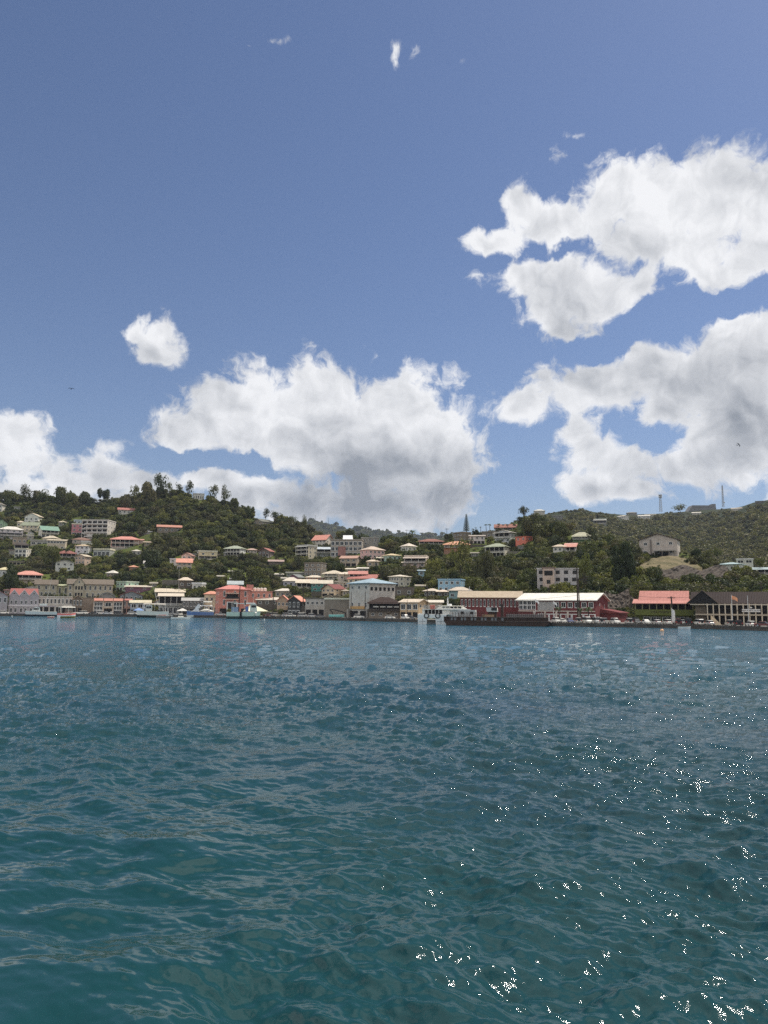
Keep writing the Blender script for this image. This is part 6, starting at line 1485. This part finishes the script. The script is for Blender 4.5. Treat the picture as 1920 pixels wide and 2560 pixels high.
for j in range(8): b.box(w*.56-.35,w*.56+.35,5.9,6.0,z+(12+j*2.2)*m,z+(12.5+j*2.2)*m)
b.build('radar_mast', M['plain'], r, (.75,.75,.75))
b = MB(); b.tube((w*.62,6,z+10.8*m),(w*.62,6,z+15*m),.9,.7,12); b.build('radar_dome', M['plain'], r, (.75,.75,.75))
for x in (-w*.19, w*.20):
    b = MB(); n = 16
    for k in range(n): a0, a1 = 6.2832*k/n, 6.2832*(k+1)/n; b.tube((x+.75*math.cos(a0),-.12,h1*.86+.75*math.sin(a0)),(x+.75*math.cos(a1),-.12,h1*.86+.75*math.sin(a1)),.17,.17,6)
    b.build('lifebuoy', M['rubber'], r)
# rusty barge with deckhouse, wheelhouse tower and pens
p = on_plane(1243, 1565, 0); D = proj(p)[2]; m = D/F; r = empty('cargo_barge', tuple(p), -azel(1243,1565)[0]-.06, 'long rusty brown barge moored beside the ferry', 'barge')
w = 270*m; hb = 22*m; b = MB()
b.hexa([(-w/2+1.5,0,-.5),(w/2-2.6,0,-.5),(w/2-2.6,9,-.5),(-w/2+1.5,9,-.5)],[(-w/2,-.1,hb*.55),(w/2-.4,-.1,hb*.55),(w/2-.4,9.1,hb*.55),(-w/2,9.1,hb*.55)]); b.build('hull', M['rust'], r)
b = MB(); b.box(-w/2+.1,w/2-1.2,.05,9,hb*.55,hb); b.build('bulwark', M['rust'], r)
b = MB(); b.box(-w/2,w/2-.9,-.25,.0,hb*.97,hb*1.03); b.box(-w*.2,w/2-1,-.3,-.1,hb*.52,hb*.57); b.build('rub_rail', mat_plain('worn_rail',(.16,.11,.085),.8,.1,.5,1), r)
for k in range(30):
    x = -w/2+1+k*(w-3)/29; b = MB(); b.box(x-.12,x+.12,-.22,-.0,hb*.57,hb*.97); b.build('rib', M['rust'], r)
for k in range(17):
    x = -w/2+1.6+k*(w-3)/29*1.0; q_ = MB(); q_.box(x-.35,x+.35,-.06,.04,hb*.6,hb*.92); q_.build('worn_plate', M['grey'], r) if k % 3 else None
b = MB(); b.box(-w*.37,-w*.21,2,8,hb,hb+17*m); b.build('deckhouse', M['wall'], r, S((168,176,182)))
for x in (-w*.33,-w*.24): window(r, x, 2, hb+10*m, .95, .8, 'd')
b = MB(); b.hexa([(-w*.10,2,hb+13*m),(w*.0,2,hb+13*m),(w*.0,6,hb+13*m),(-w*.10,6,hb+13*m)],[(-w*.105,1.8,hb+24*m),(-w*.005,1.8,hb+24*m),(-w*.005,6.2,hb+24*m),(-w*.105,6.2,hb+24*m)]); b.build('control_cabin', M['plain'], r, S((190,194,196)))
window(r, -w*.03, 1.85, hb+20*m, 1.8, .9, 'd')
b = MB(); b.box(-w*.09,-w*.01,2.4,5.6,hb,hb+13*m); b.build('machinery', M['rust'], r); b = MB(); b.box(-w*.14,-w*.03,1.2,3,hb,hb+6*m); b.build('crate', M['plain'], r, S((150,120,84)))
b = MB(); b.box(w*.03,w*.055,2,4,hb,hb+38*m*.85); b.build('spud_post', M['rust'], r)
for (x0, x1, n) in ((-w*.44,-w*.12,12),(w*.08,w*.44,20)):
    b = MB()
    for k in range(n+1): x = x0+(x1-x0)*k/n; b.box(x-.06,x+.06,.3,.42,hb,hb+12*m)
    for j in (4, 8, 11.6): b.box(x0,x1,.32,.40,hb+j*m,hb+j*m+.08)
    b.build('railing', M['rust'], r)
b = MB(); b.box(w*.08,w*.42,3,7,hb,hb+7*m); b.build('cargo', M['grey'], r)
b = MB(); b.tube((w*.44,1,hb),(w*.40,1,hb+14*m),.09,.06,5); b.build('davit', M['plain'], r, (.6,.55,.5))
# a white cargo boat behind the barge: only its bow frame and red gear show
p = on_plane(1200, 1556, 0); m2 = proj(p)[2]/F; r = boat('supply_boat', 1160, 1240, 1553, 2.4, S((190,196,200)), 'white supply boat with red gear and white crane between ferry and barge', dy=6); L = r['_L']
bx(r,'superstructure',-L*.1,L*.2,1.6,2.4,6.2,S((196,202,206)),.6); bx(r,'red_gear',-L*.3,L*.05,1.0,6.4,7.0,S((190,80,56))); bx(r,'pink_cover',L*.1,L*.42,1.2,4.0,4.7,S((224,120,120)))
b = MB(); b.tube((-L*.42,0,3),(-L*.26,0,10.5),.5,.12,6); b.build('crane', M['plain'], r, (.75,.75,.75))
# hoist frame by the corrugated shed
Y = q1(845,5); r = empty('boat_hoist', (at(845,1500,Y).x, Y, QZ), 0, 'black curved boat hoist before the corrugated shed', 'hoist'); b = MB()
pts = [(-2,0,0),(-2.4,0,2.4),(-3.4,0,3.4),(-2.2,0,3.6),(1.5,0,2.6),(3.2,0,2.2),(3.6,0,0)]
for a, c in zip(pts[:-1], pts[1:]): b.tube(a, c, .22, .2, 6)
b.build('frame', M['rubber'], r)
# blue peaked shade and white awnings among the left boats
for (u, off, col, lab, sz) in ((348,5,S((80,130,200)),'blue peaked shade tent on the quay behind the white fishing boat',2.4),(517,7,(.7,.7,.7),'white awning on the quay left of the salmon building',3.6),(457,5,(.6,.6,.6),'low white shade on the quay before the dark grey building',2.6)):
    Y = q1(u, off); t = empty('shade_tent', (at(u,1500,Y).x, Y, QZ), .1, lab, 'tent'); b = MB(); b.hexa([(-sz,-1.8,2.1),(sz,-1.8,2.1),(sz,1.8,2.1),(-sz,1.8,2.1)],[(-.3,-.2,3.3),(.3,-.2,3.3),(.3,.2,3.3),(-.3,.2,3.3)]); b.build('canopy', M['plain'], t, col)
    for x in (-sz+.15, sz-.15):
        for y in (-1.7, 1.7): b = MB(); b.tube((x,y,0),(x,y,2.1),.05,.05,6); b.build('leg', M['plain'], t, (.5,.5,.5))
for (u0,u1,wl,c,lab,fl) in ((100,146,1539,S((200,204,208)),'white cabin boat half behind the motor yacht',False),(436,470,1540,S((210,206,200)),'white boat with tall mast behind the charter boat',True),(498,540,1540,S((190,196,200)),'white boat with open frame behind the blue hulled one',True),(215,240,1540,S((150,156,160)),'low grey tender at the quay below the white pickup',False)):
    r = boat('cabin_boat', u0, u1, wl, 1.3, c, lab, 'boat', fl, 6, dy=5); L = r['_L']; B = r['_B']; bx(r,'cabin',-L*.1,L*.25,B*.34,1.3,2.7,WH,.8); strip(r,-L*.05,L*.15,B*.335,1.9,2.4); canopy(r,-L*.45,-L*.08,B*.4,1.3,3.0,(.7,.7,.68)); mast(r,L*.0,2.7,6.5 if u0 != 436 else 10)
# buoys and birds
for (u, v, c, rr, lab) in ((1655,1578,S((232,150,90)),.5,'orange and white buoy floating off the right quay'),(30,1541,(.7,.7,.7),.25,'white float near the left edge below the lilac warehouse'),(661,1549,(.7,.7,.7),.25,'white float right of the fishing vessel'),(713,1549,(.7,.7,.7),.22,'white float below the silver wagon')):
    p = on_plane(u, v, 0); r = empty('buoy', tuple(p), 0, lab, 'buoy'); b = MB(); n = 8
    rg = [[(rr*math.sin(math.pi*i/6)*math.cos(2*math.pi*j/n)+1e-3*math.cos(2*math.pi*j/n), rr*math.sin(math.pi*i/6)*math.sin(2*math.pi*j/n), .1-rr*math.cos(math.pi*i/6)) for j in range(n)] for i in range(7)]
    b.loft(rg); b.build('float', M['plain'], r, c, True); b = MB(); b.tube((0,0,.1+rr*.9),(0,0,.1+rr*1.5),.06,.06,6); b.build('eye', M['rubber'], r)
def bird(u, v, Y, span, label, bank=0):
    p = at(u, v, Y); r = empty('sea_bird', tuple(p), 0, label, 'bird'); r.rotation_euler = (0, bank, .4); b = MB()
    ring = []
    for i, (y, q) in enumerate([(-.5,.01),(-.42,.05),(-.25,.08),(0,.10),(.25,.07),(.5,.02)]): ring.append([(q*span*.6*math.cos(2*math.pi*j/8), y*span*.5, q*span*.6*math.sin(2*math.pi*j/8)) for j in range(8)])
    b.loft(ring)
    for s in (-1, 1):
        W_ = [(0,-.12,.09,.02),(.22,-.16,.07,.07),(.5,.06,.0,.0)]
        for a, c in zip(W_[:-1], W_[1:]):
            b.hexa([(s*a[0]*span,a[1]*span-.08*span,a[3]*span),(s*c[0]*span,c[1]*span-.02*span,c[3]*span),(s*c[0]*span,c[1]*span+.06*span,c[3]*span),(s*a[0]*span,a[1]*span+.14*span,a[3]*span)],
                   [(s*a[0]*span,a[1]*span-.08*span,a[3]*span+.03),(s*c[0]*span,c[1]*span-.02*span,c[3]*span+.02),(s*c[0]*span,c[1]*span+.06*span,c[3]*span+.02),(s*a[0]*span,a[1]*span+.14*span,a[3]*span+.03)])
    b.poly([(-.05*span,.2*span,0),(.05*span,.2*span,0),(.14*span,.4*span,0),(-.14*span,.4*span,0)])
    b.build('body', M['rubber'], r)
bird(178, 972, 120, 1.0, 'dark sea bird gliding in the left sky'); bird(1846, 1112, 140, 1.0, 'dark sea bird banking in the right sky', .7)

# ------------------------------------------------------------------ haze
hz = MB(); hz.box(-2600, 2600, -60, 4600, ZB-1, 560)
m_, nt_, b_ = new_mat('haze'); nt_.nodes.remove(b_); pv = N(nt_, 'ShaderNodeVolumePrincipled'); pv.inputs['Color'].default_value = (.78,.86,1,1); pv.inputs['Density'].default_value = 0.00006
nt_.links.new(pv.outputs[0], nt_.nodes['Material Output'].inputs['Volume'])
o = hz.build('haze', m_); o['kind'] = 'stuff'; o['label'] = 'thin bluish haze over the harbour and hills'
sc.cycles.volume_bounces = 0; sc.cycles.max_bounces = 5; sc.cycles.transparent_max_bounces = 4
